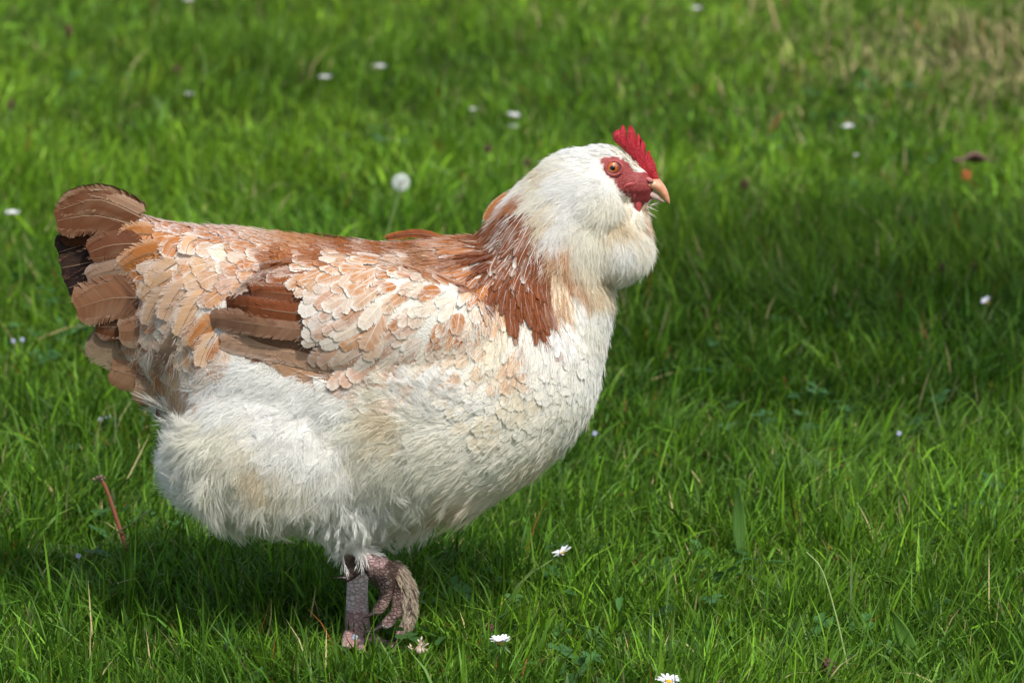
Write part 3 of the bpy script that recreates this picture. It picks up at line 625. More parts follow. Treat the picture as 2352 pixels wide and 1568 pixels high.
# ---- large feathers placed one by one: tail fan
def t2(x, y): return (x * .3809 + 91.9, y * .3809 + 395)
def big(name, pts2, hw, y0, y1, cc, ce, kind=2, nb_=40, edge=.75, dark=None, mott=.28, mirror=True, tilt=0.0, asym=0.0, rcol=(.34, .22, .14), cup=.12, vrag=.028, split=.15, hug=False, fray=.65):
    a = resample(np.array(pts2, float), 9); ys = np.linspace(y0, y1, 9)
    pts = np.array([at(q[0], q[1], y) for q, y in zip(a, ys)])
    if hug:
        for k in range(9):
            h_ = BVH.ray_cast(Vector(CAM), Vector(pts[k] - CAM).normalized())[0]
            if h_ is not None: pts[k] = at(*a[k][:2], h_[1] - y0 - (y1 - y0) * k / 8)
        yy = pts[:, 1].copy()
        for _ in range(40): yy[1:-1] = np.minimum(yy[1:-1], (yy[:-2] + yy[2:]) / 2)
        pts = np.array([at(*a[k][:2], yy[k]) for k in range(9)])
    T = np.gradient(pts, axis=0); T /= np.linalg.norm(T, axis=1)[:, None]
    N = np.tile(np.array([0, -1.0, tilt]), (9, 1)); N -= T * (N * T).sum(1)[:, None]; N /= np.linalg.norm(N, axis=1)[:, None]
    g = feather_geo(pts, N, hw * S, kind, cc, ce, h0=0, h1=0, nb_=nb_, cup=cup, mott=mott, edge=edge, dark=dark, split=split, rcol=rcol, asym=asym, vrag=vrag, fray=fray)
    put(name, mesh_from(name, *g, True), M_FEATHER, HEN)
    for _ in range(3): fringe(pts, N, np.linalg.norm(np.diff(pts, axis=0), axis=1).sum() * .2, hw * S, np.array(ce) * 1.1, 0, True, .5, .92)
    if mirror:
        V, F, C = g; V = V.copy(); V[:, 1] *= -1; V[:, 2] -= .045 if hug else 0; put(name, mesh_from(name, V, F, C), M_FEATHER, HEN)
BR = (.13, .048, .019); BRD = (.07, .026, .011); FR = (.34, .235, .14)
TF = 'tail_feather'
SPK = (BK, .55, .52)
# dark inner fan first (deepest)
big(TF, [t2(520, 420), t2(300, 430), t2(95, 490)], 44, -.004, -.003, BK, (.10, .06, .04), edge=.95, mirror=False)
big(TF, [t2(540, 480), t2(320, 540), t2(112, 580)], 44, -.006, -.004, BK, (.20, .11, .06), edge=.95)
big(TF, [t2(560, 560), t2(330, 640), t2(155, 705)], 42, -.008, -.006, BK, (.13, .06, .04), edge=.95)
big(TF, [t2(500, 430), t2(300, 350), t2(105, 360)], 40, -.010, -.009, BRD, BRD, edge=.9)
big(TF, [t2(600, 330), t2(330, 262), t2(82, 300)], 44, -.014, -.013, BR, (.30, .18, .11), edge=.85, dark=(DK, .5, .5), tilt=.3)
big(TF, [t2(620, 280), t2(350, 165), t2(110, 235)], 34, -.012, -.010, BR, FR, edge=.78, tilt=.4)
big(TF, [t2(640, 240), t2(450, 150), t2(300, 132)], 13, -.010, -.008, (.30, .17, .10), (.45, .36, .26), edge=.6, tilt=.6)
big(TF, [t2(640, 430), t2(430, 440), t2(285, 490)], 32, -.024, -.018, (.16, .06, .028), (.26, .16, .10), edge=.9, tilt=.2)
big(TF, [t2(640, 560), t2(430, 590), t2(272, 640)], 26, -.026, -.018, TP, (.40, .30, .25), edge=.7)
big(TF, [t2(700, 1130), t2(500, 1090), t2(292, 985)], 52, -.014, -.012, (.27, .19, .12), (.33, .26, .17), edge=.7)
big(TF, [t2(760, 1220), t2(600, 1230), t2(415, 1180)], 42, -.016, -.013, (.28, .16, .09), (.20, .10, .05), edge=.8)
big(TF, [t2(860, 1300), t2(720, 1330), t2(560, 1290)], 38, -.020, -.016, (.34, .24, .16), (.18, .09, .05), edge=.8)
big(TF, [t2(900, 1360), t2(830, 1420), t2(690, 1430)], 32, -.024, -.020, (.16, .08, .045), (.09, .04, .03), edge=.7)
big(TF, [t2(640, 880), t2(500, 930), t2(330, 930)], 34, -.024, -.018, BR, (.36, .24, .17), edge=.8)
big(TF, [t2(640, 760), t2(430, 760), t2(200, 830)], 52, -.030, -.022, (.23, .105, .052), (.40, .26, .17), edge=.8, dark=SPK, tilt=.1)
big(TF, [t2(760, 930), t2(620, 950), t2(465, 960)], 42, -.034, -.026, (.26, .13, .07), (.38, .28, .20), edge=.6)
# flight feathers of the folded wing
def w3(x, y): return (x * .39064 + 441, y * .39064 + 441)
WF = 'wing_feather'
yw = -.128
for (pp, hw_, a0, a1, c0_, c1_, ed_, tl_) in (
    ([(1050, 1215), (820, 1140), (480, 995)], 26, .000, .002, (.46, .26, .14), (.52, .36, .24), .8, .1), ([(1000, 1130), (760, 1065), (420, 965)], 24, .001, .002, (.44, .27, .16), (.52, .37, .26), .8, 0),
    ([(950, 1040), (560, 940), (140, 870)], 30, .001, .003, (.50, .31, .20), (.62, .47, .37), .7, 0), ([(880, 830), (480, 790), (82, 735)], 29, .0015, .004, (.30, .155, .09), (.42, .26, .18), .75, 0),
    ([(850, 740), (520, 700), (180, 650)], 24, .002, .0045, (.25, .075, .028), (.30, .11, .055), .85, 0), ([(850, 620), (580, 600), (285, 570)], 21, .002, .005, (.29, .09, .035), (.52, .36, .27), .85, 0),
    ([(760, 510), (600, 500), (400, 500)], 17, .002, .0045, (.30, .095, .038), (.60, .45, .36), .7, .1), ([(700, 435), (560, 435), (385, 450)], 16, .002, .004, (.36, .13, .05), (.60, .45, .36), .6, .2)):
    big(WF, [w3(*q) for q in pp], hw_, a0, a1, c0_, c1_, edge=ed_, tilt=tl_, hug=True)
# large loose coverts over the tail root and rump
for (pp, hw_, c0_, c1_) in (([(780, 470), (620, 500), (470, 590)], 32, OR, (.72, .52, .36)), ([(700, 380), (590, 370), (478, 400)], 27, OR, BF), ([(860, 420), (800, 450), (762, 520)], 26, OR, WC), ([(960, 400), (900, 430), (880, 500)], 24, BF, Wt),
    ([(840, 540), (740, 600), (655, 700)], 30, BF, LV), ([(820, 620), (700, 690), (600, 770)], 29, BF, LV), ([(790, 700), (690, 800), (635, 930)], 24, (.55, .38, .25), LV), ([(900, 640), (800, 770), (740, 900)], 30, (.62, .42, .28), LV),
    ([(1000, 700), (900, 850), (830, 1000)], 28, BF, LV), ([(1080, 860), (1000, 950), (900, 1060)], 26, OR, BF), ([(1060, 960), (1000, 1060), (960, 1180)], 24, BF, LV), ([(900, 900), (820, 1010), (730, 1120)], 30, (.45, .30, .20), LV), ([(860, 1050), (780, 1130), (700, 1220)], 28, TP, (.40, .30, .22))):
    big('tail_covert', [t2(*q) for q in pp], hw_, .001, .007, c0_, c1_, kind=0, edge=.5, hug=True, nb_=30, fray=.5, vrag=.08, split=.3, mott=.35)
flush('feather_fringe')
# raised scapular feathers on the back line and a loose neck feather
big('scapular_feather', [(1045, 562), (965, 536), (880, 547)], 10, .015, .02, (.27, .085, .035), OR, kind=0, mirror=False)
big('hackle_feather', [(1185, 440), (1140, 470), (1112, 508)], 12, .0, .0, OR, (.55, .5, .4), kind=0, mirror=False)

# ---- soft down: clusters of fine barbs as hair curves
def cluster(p, n, Lp, spread, col, nbarb, lift=(.001, .006), jit=.2, r=.00016, barb=.55):
    L = Lp * S
    pts, nor = walk(p, n, L, FLA, 4, RNG.normal(0, jit), .4)
    tt = np.linspace(0, 1, 5); h0, h1 = RNG.uniform(-.002, .0), RNG.uniform(*lift)
    C = pts + nor * (h0 + (h1 - h0) * tt[:, None]); T = np.gradient(C, axis=0); T /= np.linalg.norm(T, axis=1)[:, None] + 1e-9; Sd = np.cross(nor, T)
    t0 = RNG.uniform(0, .85, nbarb) ** .9; sg = RNG.choice([-1, 1], nbarb) * (RNG.uniform(.15, 1.0, nbarb))
    def ev(A, q): return np.stack([np.interp(q, tt, A[:, i]) for i in range(3)], -1)
    c0 = ev(C, t0); T0 = ev(T, t0); S0 = ev(Sd, t0); N0 = ev(nor, t0)
    bl = L * barb * (1.05 - .5 * t0) * RNG.uniform(.6, 1.15, nbarb)
    a0 = sg * spread * 1.5; a1 = sg * spread * .4 + RNG.normal(0, .12, nbarb); up = RNG.normal(.05, .12, nbarb) + .06
    P = [c0]; cur = c0
    for k in range(4):
        a = a0 + (a1 - a0) * k / 3
        d = T0 * np.cos(a)[:, None] + S0 * np.sin(a)[:, None] + N0 * (up * (1 - .5 * k / 3))[:, None]
        cur = cur + d * (bl / 4)[:, None]; P.append(cur)
    CP.append(np.stack(P, 1)); CR_.append(np.full(nbarb, r) * RNG.uniform(.7, 1.3, nbarb))
    cj = np.clip(np.array(col)[None] * np.clip(RNG.normal(1, .06, (nbarb, 1)), .8, 1.12), 0, .90); CC_.append(cj)
def fluff_zone(mask, n, hairp, **kw):
    P, N = sample_surface(n, mask)
    for i in range(n):
        uv = proj(P[i])[0]; wt = field(FLA, uv, 3.5); Lp, spr = (wt[:, None] * FLA[:, 4:6]).sum(0)
        wj = wt ** 1.5; j = RNG.choice(len(FL), p=wj / wj.sum()); col = FLC[j] * .45 + .55 * (wt[:, None] * FLC).sum(0)
        near = P[i][1] < .02
        cluster(P[i], N[i], Lp * RNG.uniform(.7, 1.25), spr, col, hairp if near else hairp // 3, **kw)
fluff_zone((mH & ~mFace).astype(float), 4200, 20, lift=(.0004, .0024), r=.00011, jit=.12, barb=.6); beard = mH & ~mFace & (uvq[:, 0] > 1290) & (uvq[:, 1] > 430); fluff_zone(beard.astype(float), 800, 22, lift=(.002, .006), r=.00011, jit=.3, barb=.7); flush('head_plumage')
lowcut = cen[:, 2] > at(0, 1225)[2]
Pq, Nq = sample_surface(9000, (mF & (cen[:, 2] > at(0, 1190)[2])).astype(float)); keep = []; gl = []
for i in range(len(Pq)):
    sp = (22 if Pq[i][1] < .02 else 34) * S
    if keep and (((Pq[keep] - Pq[i]) ** 2).sum(1) < sp * sp).any(): continue
    keep.append(i); wt = field(FLA, proj(Pq[i])[0], 3.0); Lp = (wt * FLA[:, 4]).sum() * RNG.uniform(.9, 1.2); wj = wt ** 1.6; j = RNG.choice(len(FL), p=wj / wj.sum())
    pts, nor = walk(Pq[i], Nq[i], Lp * S, FLA, 5, RNG.normal(0, .3)); hw = min(30, Lp * .38) * S * RNG.uniform(.9, 1.25); cc = FLC[j] * .4 + .6 * (wt[:, None] * FLC).sum(0)
    gl.append(feather_geo(pts, nor, hw, 0, cc * .9, cc * .93, h0=-.001, h1=RNG.uniform(.001, .0036), fray=.5, nb_=20, cup=.16, mott=.08, split=.3, rcol=cc, vrag=.07))
    for _ in range(3): fringe(pts, nor + .6 * nor * 0, Lp * S * 1.15, hw, cc, 0, True, .3, .3)
join(gl, 'thigh_feathers', M_FEATHER, HEN, kind='stuff'); print('thigh feathers', len(gl))
fluff_zone((mF & lowcut).astype(float), 3300, 26, lift=(.001, .008), r=.00012, jit=.25)
rear = mF & lowcut & (uvq[:, 0] < 500) & (uvq[:, 1] > 950); fluff_zone(rear.astype(float), 650, 40, lift=(.004, .017), r=.00014, jit=.45, barb=.75)
under = mF & lowcut & (uvq[:, 1] > 1120); fluff_zone(under.astype(float), 420, 36, lift=(.004, .014), r=.00014, jit=.35, barb=.7); flush('thigh_fluff')
# wisps over the contour feathers of breast, neck and tail coverts
P, N = sample_surface(500, (mask_contour * (uvq[:, 0] > 1040) * (uvq[:, 1] > 480)))
for i in range(len(P)):
    wt = field(ANA, proj(P[i])[0]); FLd = FLA; FLA = ANA
    cluster(P[i], N[i], 60, .35, (wt[:, None] * ANE).sum(0), 10, lift=(.003, .006), r=.00013, jit=.1); FLA = FLd
P, N = sample_surface(130, (mask_contour * (uvq[:, 0] < 520) * (uvq[:, 1] > 640)))
for i in range(len(P)):
    wt = field(ANA, proj(P[i])[0]); FLd = FLA; FLA = ANA
    cluster(P[i], N[i], 70, .4, (wt[:, None] * ANE).sum(0), 12, lift=(.003, .007), r=.00013, jit=.2); FLA = FLd
flush('contour_wisps')
FLd = FLA; FLA = np.array([(1400, 380, -.9, .3, 12, .3), (1440, 430, -.6, .7, 12, .3), (1420, 360, -1, .1, 14, .3)], float)
P, N = sample_surface(90, (mFace & (uvq[:, 0] < 1450)).astype(float))
for i in range(len(P)):
    q = proj(P[i])[0]
    if np.hypot(q[0] - 1406, q[1] - 384) > 27: cluster(P[i], N[i], RNG.uniform(7, 14), .3, (.55, .30, .28), 4, lift=(.0003, .001), r=.00008, jit=.3)
FLA = FLd
flush('face_bristles')
# feathered shank of the raised foot
mS = (cen[:, 1] < -.03) & (cen[:, 2] < at(0, 1262)[2]) & inside(np.array([(890, 1275), (930, 1262), (970, 1330), (970, 1420), (930, 1440), (925, 1380), (915, 1330), (885, 1295)]), uvq)
FLd = FLA; FLA = np.array([(900, 1280, .75, .65, 30, .3), (935, 1330, .3, .95, 32, .3), (945, 1400, -.05, 1, 34, .3)], float)
P, N = sample_surface(170, mS.astype(float))
for i in range(len(P)): cluster(P[i], N[i], 32, .35, (.52, .45, .34) if RNG.random() < .75 else (.25, .18, .13), 16, lift=(.0008, .003), r=.00017, jit=.2)
FLA = FLd
flush('shank_feathering')

# ---- comb, beak, eyes, claws
def slab(name, out2, thick, mat, parent, y=0.0, bev=.0012, taper=None, sub=0):
    bm = bmesh.new(); vs_ = [bm.verts.new(at(u, v, y)) for u, v in out2]; f = bm.faces.new(vs_)
    bmesh.ops.triangulate(bm, faces=[f]); bmesh.ops.subdivide_edges(bm, edges=[e for e in bm.edges if not e.is_boundary], cuts=3, use_grid_fill=True)
    bmesh.ops.triangulate(bm, faces=bm.faces[:])
    bv = [v for v in bm.verts if v.is_boundary]; B = np.array([v.co[:] for v in bv])
    front = {}; V = []; F = []
    for k, v in enumerate(bm.verts): v.index = k
    co = np.array([v.co[:] for v in bm.verts]); d = np.array([np.sqrt(((B - c) ** 2).sum(1)).min() for c in co])
    th = thick * np.sqrt(np.clip(1 - (1 - np.clip(d / (thick * 2.0), 0, 1)) ** 2, 0, 1)) + .0003
    if taper: th *= taper(co)
    n_ = len(co); V = np.vstack([co + np.array([0, -1, 0]) * th[:, None], co + np.array([0, 1, 0]) * th[:, None]])
    for f in bm.faces:
        i = [v.index for v in f.verts]; F.append(tuple(i)); F.append(tuple(k + n_ for k in reversed(i)))
    for e in bm.edges:
        if e.is_boundary: i, j = e.verts[0].index, e.verts[1].index; F.append((i, j, j + n_, i + n_))
    bm.free(); me = mesh_from(name, V, F, None, True)
    b2 = bmesh.new(); b2.from_mesh(me); bmesh.ops.recalc_face_normals(b2, faces=b2.faces[:]); b2.to_mesh(me); b2.free()
    return put(name, me, mat, parent)
M_COMB = plain('comb_flesh', (.31, .005, .014), .42, .4, noise=(500, (.46, .018, .034)), bump=(900, 1.2))
comb = [hd(*q) for q in [(1390, 330), (1350, 300), (1333, 265), (1330, 230), (1345, 205), (1365, 193), (1388, 190), (1400, 170), (1412, 152), (1424, 150), (1436, 166), (1446, 200), (1449, 262), (1459, 200), (1470, 160), (1484, 152), (1503, 168), (1520, 192), (1531, 228), (1533, 285), (1546, 228), (1558, 225), (1570, 255), (1576, 295), (1569, 362),
         (1588, 305), (1600, 297), (1612, 310), (1618, 345), (1613, 390), (1617, 408), (1636, 374), (1650, 370), (1657, 385), (1662, 415), (1685, 450), (1703, 490), (1712, 530), (1716, 560), (1728, 592), (1732, 620), (1712, 640), (1680, 640), (1600, 620), (1560, 560), (1530, 480), (1480, 420), (1430, 370)]]
slab('comb', comb, .0028, M_COMB, HEN)
# beak: lofted upper and lower bill
M_BEAK = plain('horn', (.60, .27, .15), .36, .5, noise=(150, (.68, .40, .26)), coat=.1, bump=(500, .15))
M_BEAKD = plain('horn_grey', (.46, .36, .32), .4, .5, noise=(160, (.32, .22, .18)), coat=.1)
def bill(name, top, bot, wid_, mat, par):
    V = []; F = []; n_ = 14; seg = 16
    a = resample(np.array(top, float), n_); b = resample(np.array(bot, float), n_); ww = np.interp(np.linspace(0, 1, n_), np.linspace(0, 1, len(wid_)), wid_)
    for i in range(n_):
        A = at(*hd(*a[i])); B = at(*hd(*b[i])); c = (A + B) / 2; h = (A - B) / 2
        for j in range(seg):
            t = 2 * math.pi * j / seg; V.append(c + h * math.cos(t) + np.array([0, ww[i], 0]) * math.sin(t))
    for i in range(n_ - 1):
        for j in range(seg):
            k = (j + 1) % seg; F.append((i * seg + j, i * seg + k, (i + 1) * seg + k, (i + 1) * seg + j))
    F.append(tuple(range(seg - 1, -1, -1))); F.append(tuple(range((n_ - 1) * seg, n_ * seg)))
    return put(name, mesh_from(name, V, F, None, True), mat, par)
beak = bill('beak', [(1560, 600), (1640, 620), (1725, 612), (1775, 662), (1810, 725), (1826, 785), (1829, 834)], [(1500, 690), (1580, 692), (1660, 705), (1715, 728), (1762, 775), (1795, 815), (1825, 838)], [.0095, .0092, .0075, .0062, .0045, .0028, .0006], M_BEAK, HEN)
low_b = bill('lower_bill', [(1500, 690), (1580, 695), (1655, 708), (1710, 735), (1755, 785), (1790, 818)], [(1545, 750), (1590, 768), (1650, 784), (1700, 802), (1745, 815), (1790, 824)], [.0088, .0082, .0066, .0048, .0030, .0006], M_BEAKD, HEN)
M_NOS = plain('cere', (.42, .13, .13), .5, .4); M_DARK = plain('dark_slit', (.03, .012, .01), .8)
for s_ in (-1, 1):
    c = at(*hd(1650, 628), s_ * .0078); put('nostril', mesh_from('nostril', *ellipsoid_geo(c, .0042, .0022, .0022, rad(-25)), None, True), M_NOS, HEN)
    c = at(*hd(1650, 645), s_ * .0092); put('nostril_slit', mesh_from('nostril_slit', *ellipsoid_geo(c, .0030, .0007, .0005, rad(-25)), None, True), M_DARK, HEN)
# gape folds: red ridges of the mouth corner
M_RED = plain('red_skin', (.30, .026, .034), .45, .45, noise=(500, (.42, .08, .08)), bump=(900, .5))
def ridge(pts, rr, name='mouth_fold', mat=M_RED):
    for s_ in (-1, 1):
        P_ = resample(np.array([[*at(*hd(x, y), s_ * d), r] for (x, y, d), r in zip(pts, rr)]), 12)
        put(name, mesh_from(name, *tube_geo(P_[:, :3], list(P_[:, 3]), 8), None, True), mat, HEN)
ridge([(1385, 705, .0135), (1450, 672, .0150), (1530, 655, .0130), (1610, 668, .0100)], [.0012, .0019, .0016, .0006])
ridge([(1390, 722, .0125), (1470, 706, .0135), (1540, 700, .0110), (1590, 720, .009)], [.0010, .0015, .0014, .0005])
ridge([(1525, 715, .0105), (1520, 750, .0108), (1515, 790, .0095)], [.0012, .0020, .0008], 'wattle')
ridge([(1560, 790, .005), (1550, 850, .006), (1540, 930, .006), (1510, 990, .005)], [.004, .0035, .0022, .0008], 'wattle')
# eyes
M_IRIS, n, p = node_mat('iris_orange')
tc = n.nodes.new('ShaderNodeTexCoord'); gr = n.nodes.new('ShaderNodeTexNoise'); gr.inputs['Scale'].default_value = 900; n.links.new(tc.outputs['Object'], gr.inputs['Vector'])
cr = n.nodes.new('ShaderNodeValToRGB'); cr.color_ramp.elements[0].color = (.33, .055, .003, 1); cr.color_ramp.elements[1].color = (.58, .14, .006, 1); cr.color_ramp.elements[0].position = .35; cr.color_ramp.elements[1].position = .65
n.links.new(gr.outputs[0], cr.inputs[0]); n.links.new(cr.outputs[0], p.inputs['Base Color']); p.inputs['Coat Weight'].default_value = 1; p.inputs['Coat Roughness'].default_value = .04; p.inputs['Roughness'].default_value = .4
M_PUP = plain('pupil_black', (.004, .004, .005), .12, .6, coat=1); M_SCL = plain('eye_rim', (.16, .06, .05), .3, .5, coat=.6); M_LID = plain('eyelid', (.42, .10, .09), .5, .4, noise=(700, (.34, .045, .045)), bump=(1100, .5))
def dome(c, r, h, s_, nr=8, seg=28, x=1.0):
    V = [c + np.array([0, s_ * h, 0])]; F = []
    for i in range(1, nr + 1):
        q = i / nr
        for j in range(seg): t = 2 * math.pi * j / seg; V.append(c + np.array([r * q * math.cos(t) * x, s_ * h * math.sqrt(max(0, 1 - (q * .95) ** 2)), r * q * math.sin(t)]))
    for j in range(seg): F.append((0, 1 + j, 1 + (j + 1) % seg))
    for i in range(nr - 1):
        for j in range(seg): k = (j + 1) % seg; F.append((1 + i * seg + j, 1 + i * seg + k, 1 + (i + 1) * seg + k, 1 + (i + 1) * seg + j)) if False else F.append((1 + i * seg + j, 1 + (i + 1) * seg + j, 1 + (i + 1) * seg + k, 1 + i * seg + k))
    return V, F
ec0 = at(*hd(1325, 517)); le, _, _, _ = BVH.ray_cast(Vector((ec0[0], -.3, ec0[2])), Vector((0, 1, 0)))
EY = abs(le[1]) if le else .022
print('eye depth', EY)
for s_ in (-1, 1):
    c = np.array([ec0[0], s_ * (EY + .0002), at(*hd(1325, 517), -EY)[2]]); r = 51 * .26363 * S
    ball = put('eye', mesh_from('eye', *dome(c + np.array([.0006, 0, -.0003]), r * 1.22, .0030, s_), None, True), M_SCL, HEN)
    ir = put('iris', mesh_from('iris', *dome(c + np.array([0, s_ * .0004, 0]), r, .0036, s_), None, True), M_IRIS, ball)
    put('pupil', mesh_from('pupil', *dome(c + np.array([0, s_ * .0034, 0]), r * .46, .0009, s_), None, True), M_PUP, ball)
    th = np.linspace(0, 2 * math.pi, 33)[:-1]
    pts = np.array([c + np.array([.0009 + r * 1.27 * math.cos(t) * (1.14 if math.cos(t) > 0 else 1), s_ * .0010, -.0003 + r * 1.2 * math.sin(t)]) for t in th])
    V = []; F = []
    for i, t in enumerate(th):
        out = np.array([math.cos(t), 0, math.sin(t)])
        for k in range(8): a = 2 * math.pi * k / 8; V.append(pts[i] + (out * math.cos(a) + np.array([0, s_, 0]) * math.sin(a) * 1.1) * .0013)
    for i in range(32):
        for k in range(8): F.append((i * 8 + k, i * 8 + (k + 1) % 8, ((i + 1) % 32) * 8 + (k + 1) % 8, ((i + 1) % 32) * 8 + k))
    put('eyelid', mesh_from('eyelid', V, F, None, True), M_LID, HEN)
# claws
M_CLAW = plain('claw_horn', (.018, .013, .012), .35, .5, noise=(300, (.05, .036, .03)))
def claw(pts, r0):
    P_ = resample(np.array([at(*q) for q in pts]), 8); put('claw', mesh_from('claw', *tube_geo(P_, list(np.linspace(r0 * S, .0003, 8)), 8), None, True), M_CLAW, HEN)
claw([(868, 1402, -.080), (850, 1412, -.082), (834, 1418, -.082)], 9)
claw([(882, 1432, -.068), (858, 1447, -.071), (833, 1452, -.071)], 9)
claw([(797, 1328, -.056), (782, 1326, -.058), (766, 1327, -.058)], 6.5)
claw([(917, 1454, -.046), (903, 1468, -.048), (882, 1474, -.048)], 8)
claw([(905, 1484, -.045), (920, 1486, -.052), (934, 1490, -.056)], 7)
claw([(832, 1496, -.075), (834, 1504, -.088), (836, 1510, -.096)], 7)
claw([(792, 1488, -.062), (788, 1496, -.074), (784, 1502, -.082)], 7)

# ------------------------------------------------------------------ flowers and other small things in the lawn
M_PETAL = plain('daisy_petal', (.80, .80, .82), .6, .3); M_YEL = plain('daisy_eye', (.75, .50, .03), .7, .2, noise=(600, (.65, .36, .02)), bump=(1500, 1))
M_STEM = plain('green_stem', (.13, .22, .05), .5, .3, noise=(200, (.18, .27, .08))); M_SEP = plain('green_bract', (.05, .12, .03), .6)
_pm = [None]
def petal_mesh():
    if _pm[0] is None:
        V = []; F = []; xs = [.0018, .005, .008, .0102]; ws = [.0005, .0011, .0013, .0005]; zs = [0, .0005, .0004, -.0002]
        for x, w_, z in zip(xs, ws, zs): V += [(x, -w_, z), (x, 0, z - .00025), (x, w_, z)]
        for i in range(3): F += [(i * 3, i * 3 + 1, i * 3 + 4, i * 3 + 3), (i * 3 + 1, i * 3 + 2, i * 3 + 5, i * 3 + 4)]
        _pm[0] = mesh_from('petal', V, F, None, True); _pm[0].materials.append(M_PETAL)
    return _pm[0]
def daisy(u, v, label, h=.045, size=1.0, tilt=(0, 0), nrm_el=0.15, petals=True, cup=.35, stem_dx=-.01, group='daisies in the lawn', npet=26):
    "flower head seen at (u, v); head stands h above the turf"
    g = on_ground(u, v, h); gz = float(ground_z(g[0], g[1])); base = np.array([g[0] + stem_dx, g[1], gz])
    t = thing('daisy', tuple(base), label, 'daisy', group); hp = g - base
    st = resample(np.array([[0, 0, 0], [hp[0] * .2, 0, hp[2] * .5], [hp[0] * .9, 0, hp[2] * .95], hp]), 8)
    put('stem', mesh_from('stem', *tube_geo(st, [.0007] * 8, 6), None, True), M_STEM, t)
    Mr = Matrix.Translation(Vector(hp)) @ Matrix.Rotation(rad(tilt[0]), 4, 'Y') @ Matrix.Rotation(rad(tilt[1]), 4, 'X') @ Matrix.Scale(size, 4)
    eye = put('flower_centre', mesh_from('flower_centre', *ellipsoid_geo(np.array([0, 0, .0006]), .0029, .0029, .0016, 0, 14, 8), None, True), M_YEL, t); eye.matrix_local = Mr
    br = put('bract', mesh_from('bract', *ellipsoid_geo(np.array([0, 0, -.0012]), .0026, .0026, .0016, 0, 12, 8), None, True), M_SEP, t); br.matrix_local = Mr
    R = random.Random(int(u * 7 + v))
    for k in range(npet):
        o = bpy.data.objects.new('petal', petal_mesh()); COL.objects.link(o); o.parent = t
        o.matrix_local = Mr @ Matrix.Rotation(2 * math.pi * k / npet + R.uniform(-.08, .08), 4, 'Z') @ Matrix.Rotation(-(cup + R.uniform(-.15, .15)), 4, 'Y') @ Matrix.Diagonal((R.uniform(.85, 1.08), 1, 1, 1))
    return t
daisy(1293, 1271, 'white daisy on a bent pale stem in the grass right of the hen', h=.05, tilt=(-22, 6), stem_dx=-.045)
daisy(1148, 1477, 'white daisy with upturned petals on a short stem in the grass near the raised foot', h=.038, tilt=(2, 2), cup=.5, size=1.05, stem_dx=.022)
daisy(1535, 1566, 'white daisy cut off by the bottom edge of the picture', h=.035, size=1.1, cup=.3, tilt=(4, 8))
daisy(2268, 696, 'half closed white daisy in the shaded grass at the far right', h=.05, size=.8, tilt=(-30, 15), cup=.7)
daisy(1947, 294, 'flat white daisy alone in the grass above and right of the beak', h=.03, size=.95)
daisy(746, 181, 'white daisy above the hen\'s back, the left one of the neighbouring two', h=.03)
daisy(872, 156, 'white daisy above the hen\'s back, the right one of the neighbouring two', h=.03)
daisy(438, 220, 'white daisy farthest left in the upper lawn, left of the neighbouring two', h=.03, size=.9)
daisy(1180, 268, 'upper one of a close pair of white daisies behind the hen\'s neck', h=.04, size=1.0, tilt=(10, 0))
daisy(1178, 293, 'lower and dimmer one of a close pair of white daisies behind the hen\'s neck', h=.025, size=.75)
daisy(28, 493, 'white daisy at the left edge of the lawn, level with the top of the tail', h=.035)
daisy(433, 3, 'white daisy at the top edge of the picture in the far grass', h=.03)
daisy(1600, 22, 'small faint white daisy near the top edge, right of the comb', h=.03, size=.8)
daisy(1087, 253, 'tiny faint white daisy left of the close pair behind the neck', h=.025, size=.6, npet=18)
daisy(1968, 358, 'tiny white daisy below the flat daisy right of the head', h=.02, size=.45, npet=16)
# withered daisy
g = on_ground(965, 1490, .02); t = thing('withered_daisy', tuple(g - np.array([0, 0, .02])), 'withered brownish white daisy head in the grass right of the hen\'s foot', 'daisy')
M_WITH = plain('withered_petal', (.66, .62, .52), .8, .1, noise=(300, (.30, .18, .10)))
for k in range(22):
    a = random.uniform(0, 6.28); o = put('petal', petal_mesh().copy(), M_WITH, t)
    o.matrix_local = Matrix.Translation((random.gauss(0, .003), random.gauss(0, .002), .02 + random.gauss(0, .002))) @ Matrix.Rotation(a, 4, 'Z') @ Matrix.Rotation(-random.uniform(.1, 1.4), 4, 'Y') @ Matrix.Scale(.72, 4)
put('flower_centre', mesh_from('flower_centre', *ellipsoid_geo(np.array([0, 0, .019]), .005, .005, .004, 0, 12, 8), None, True), M_WITH, t)
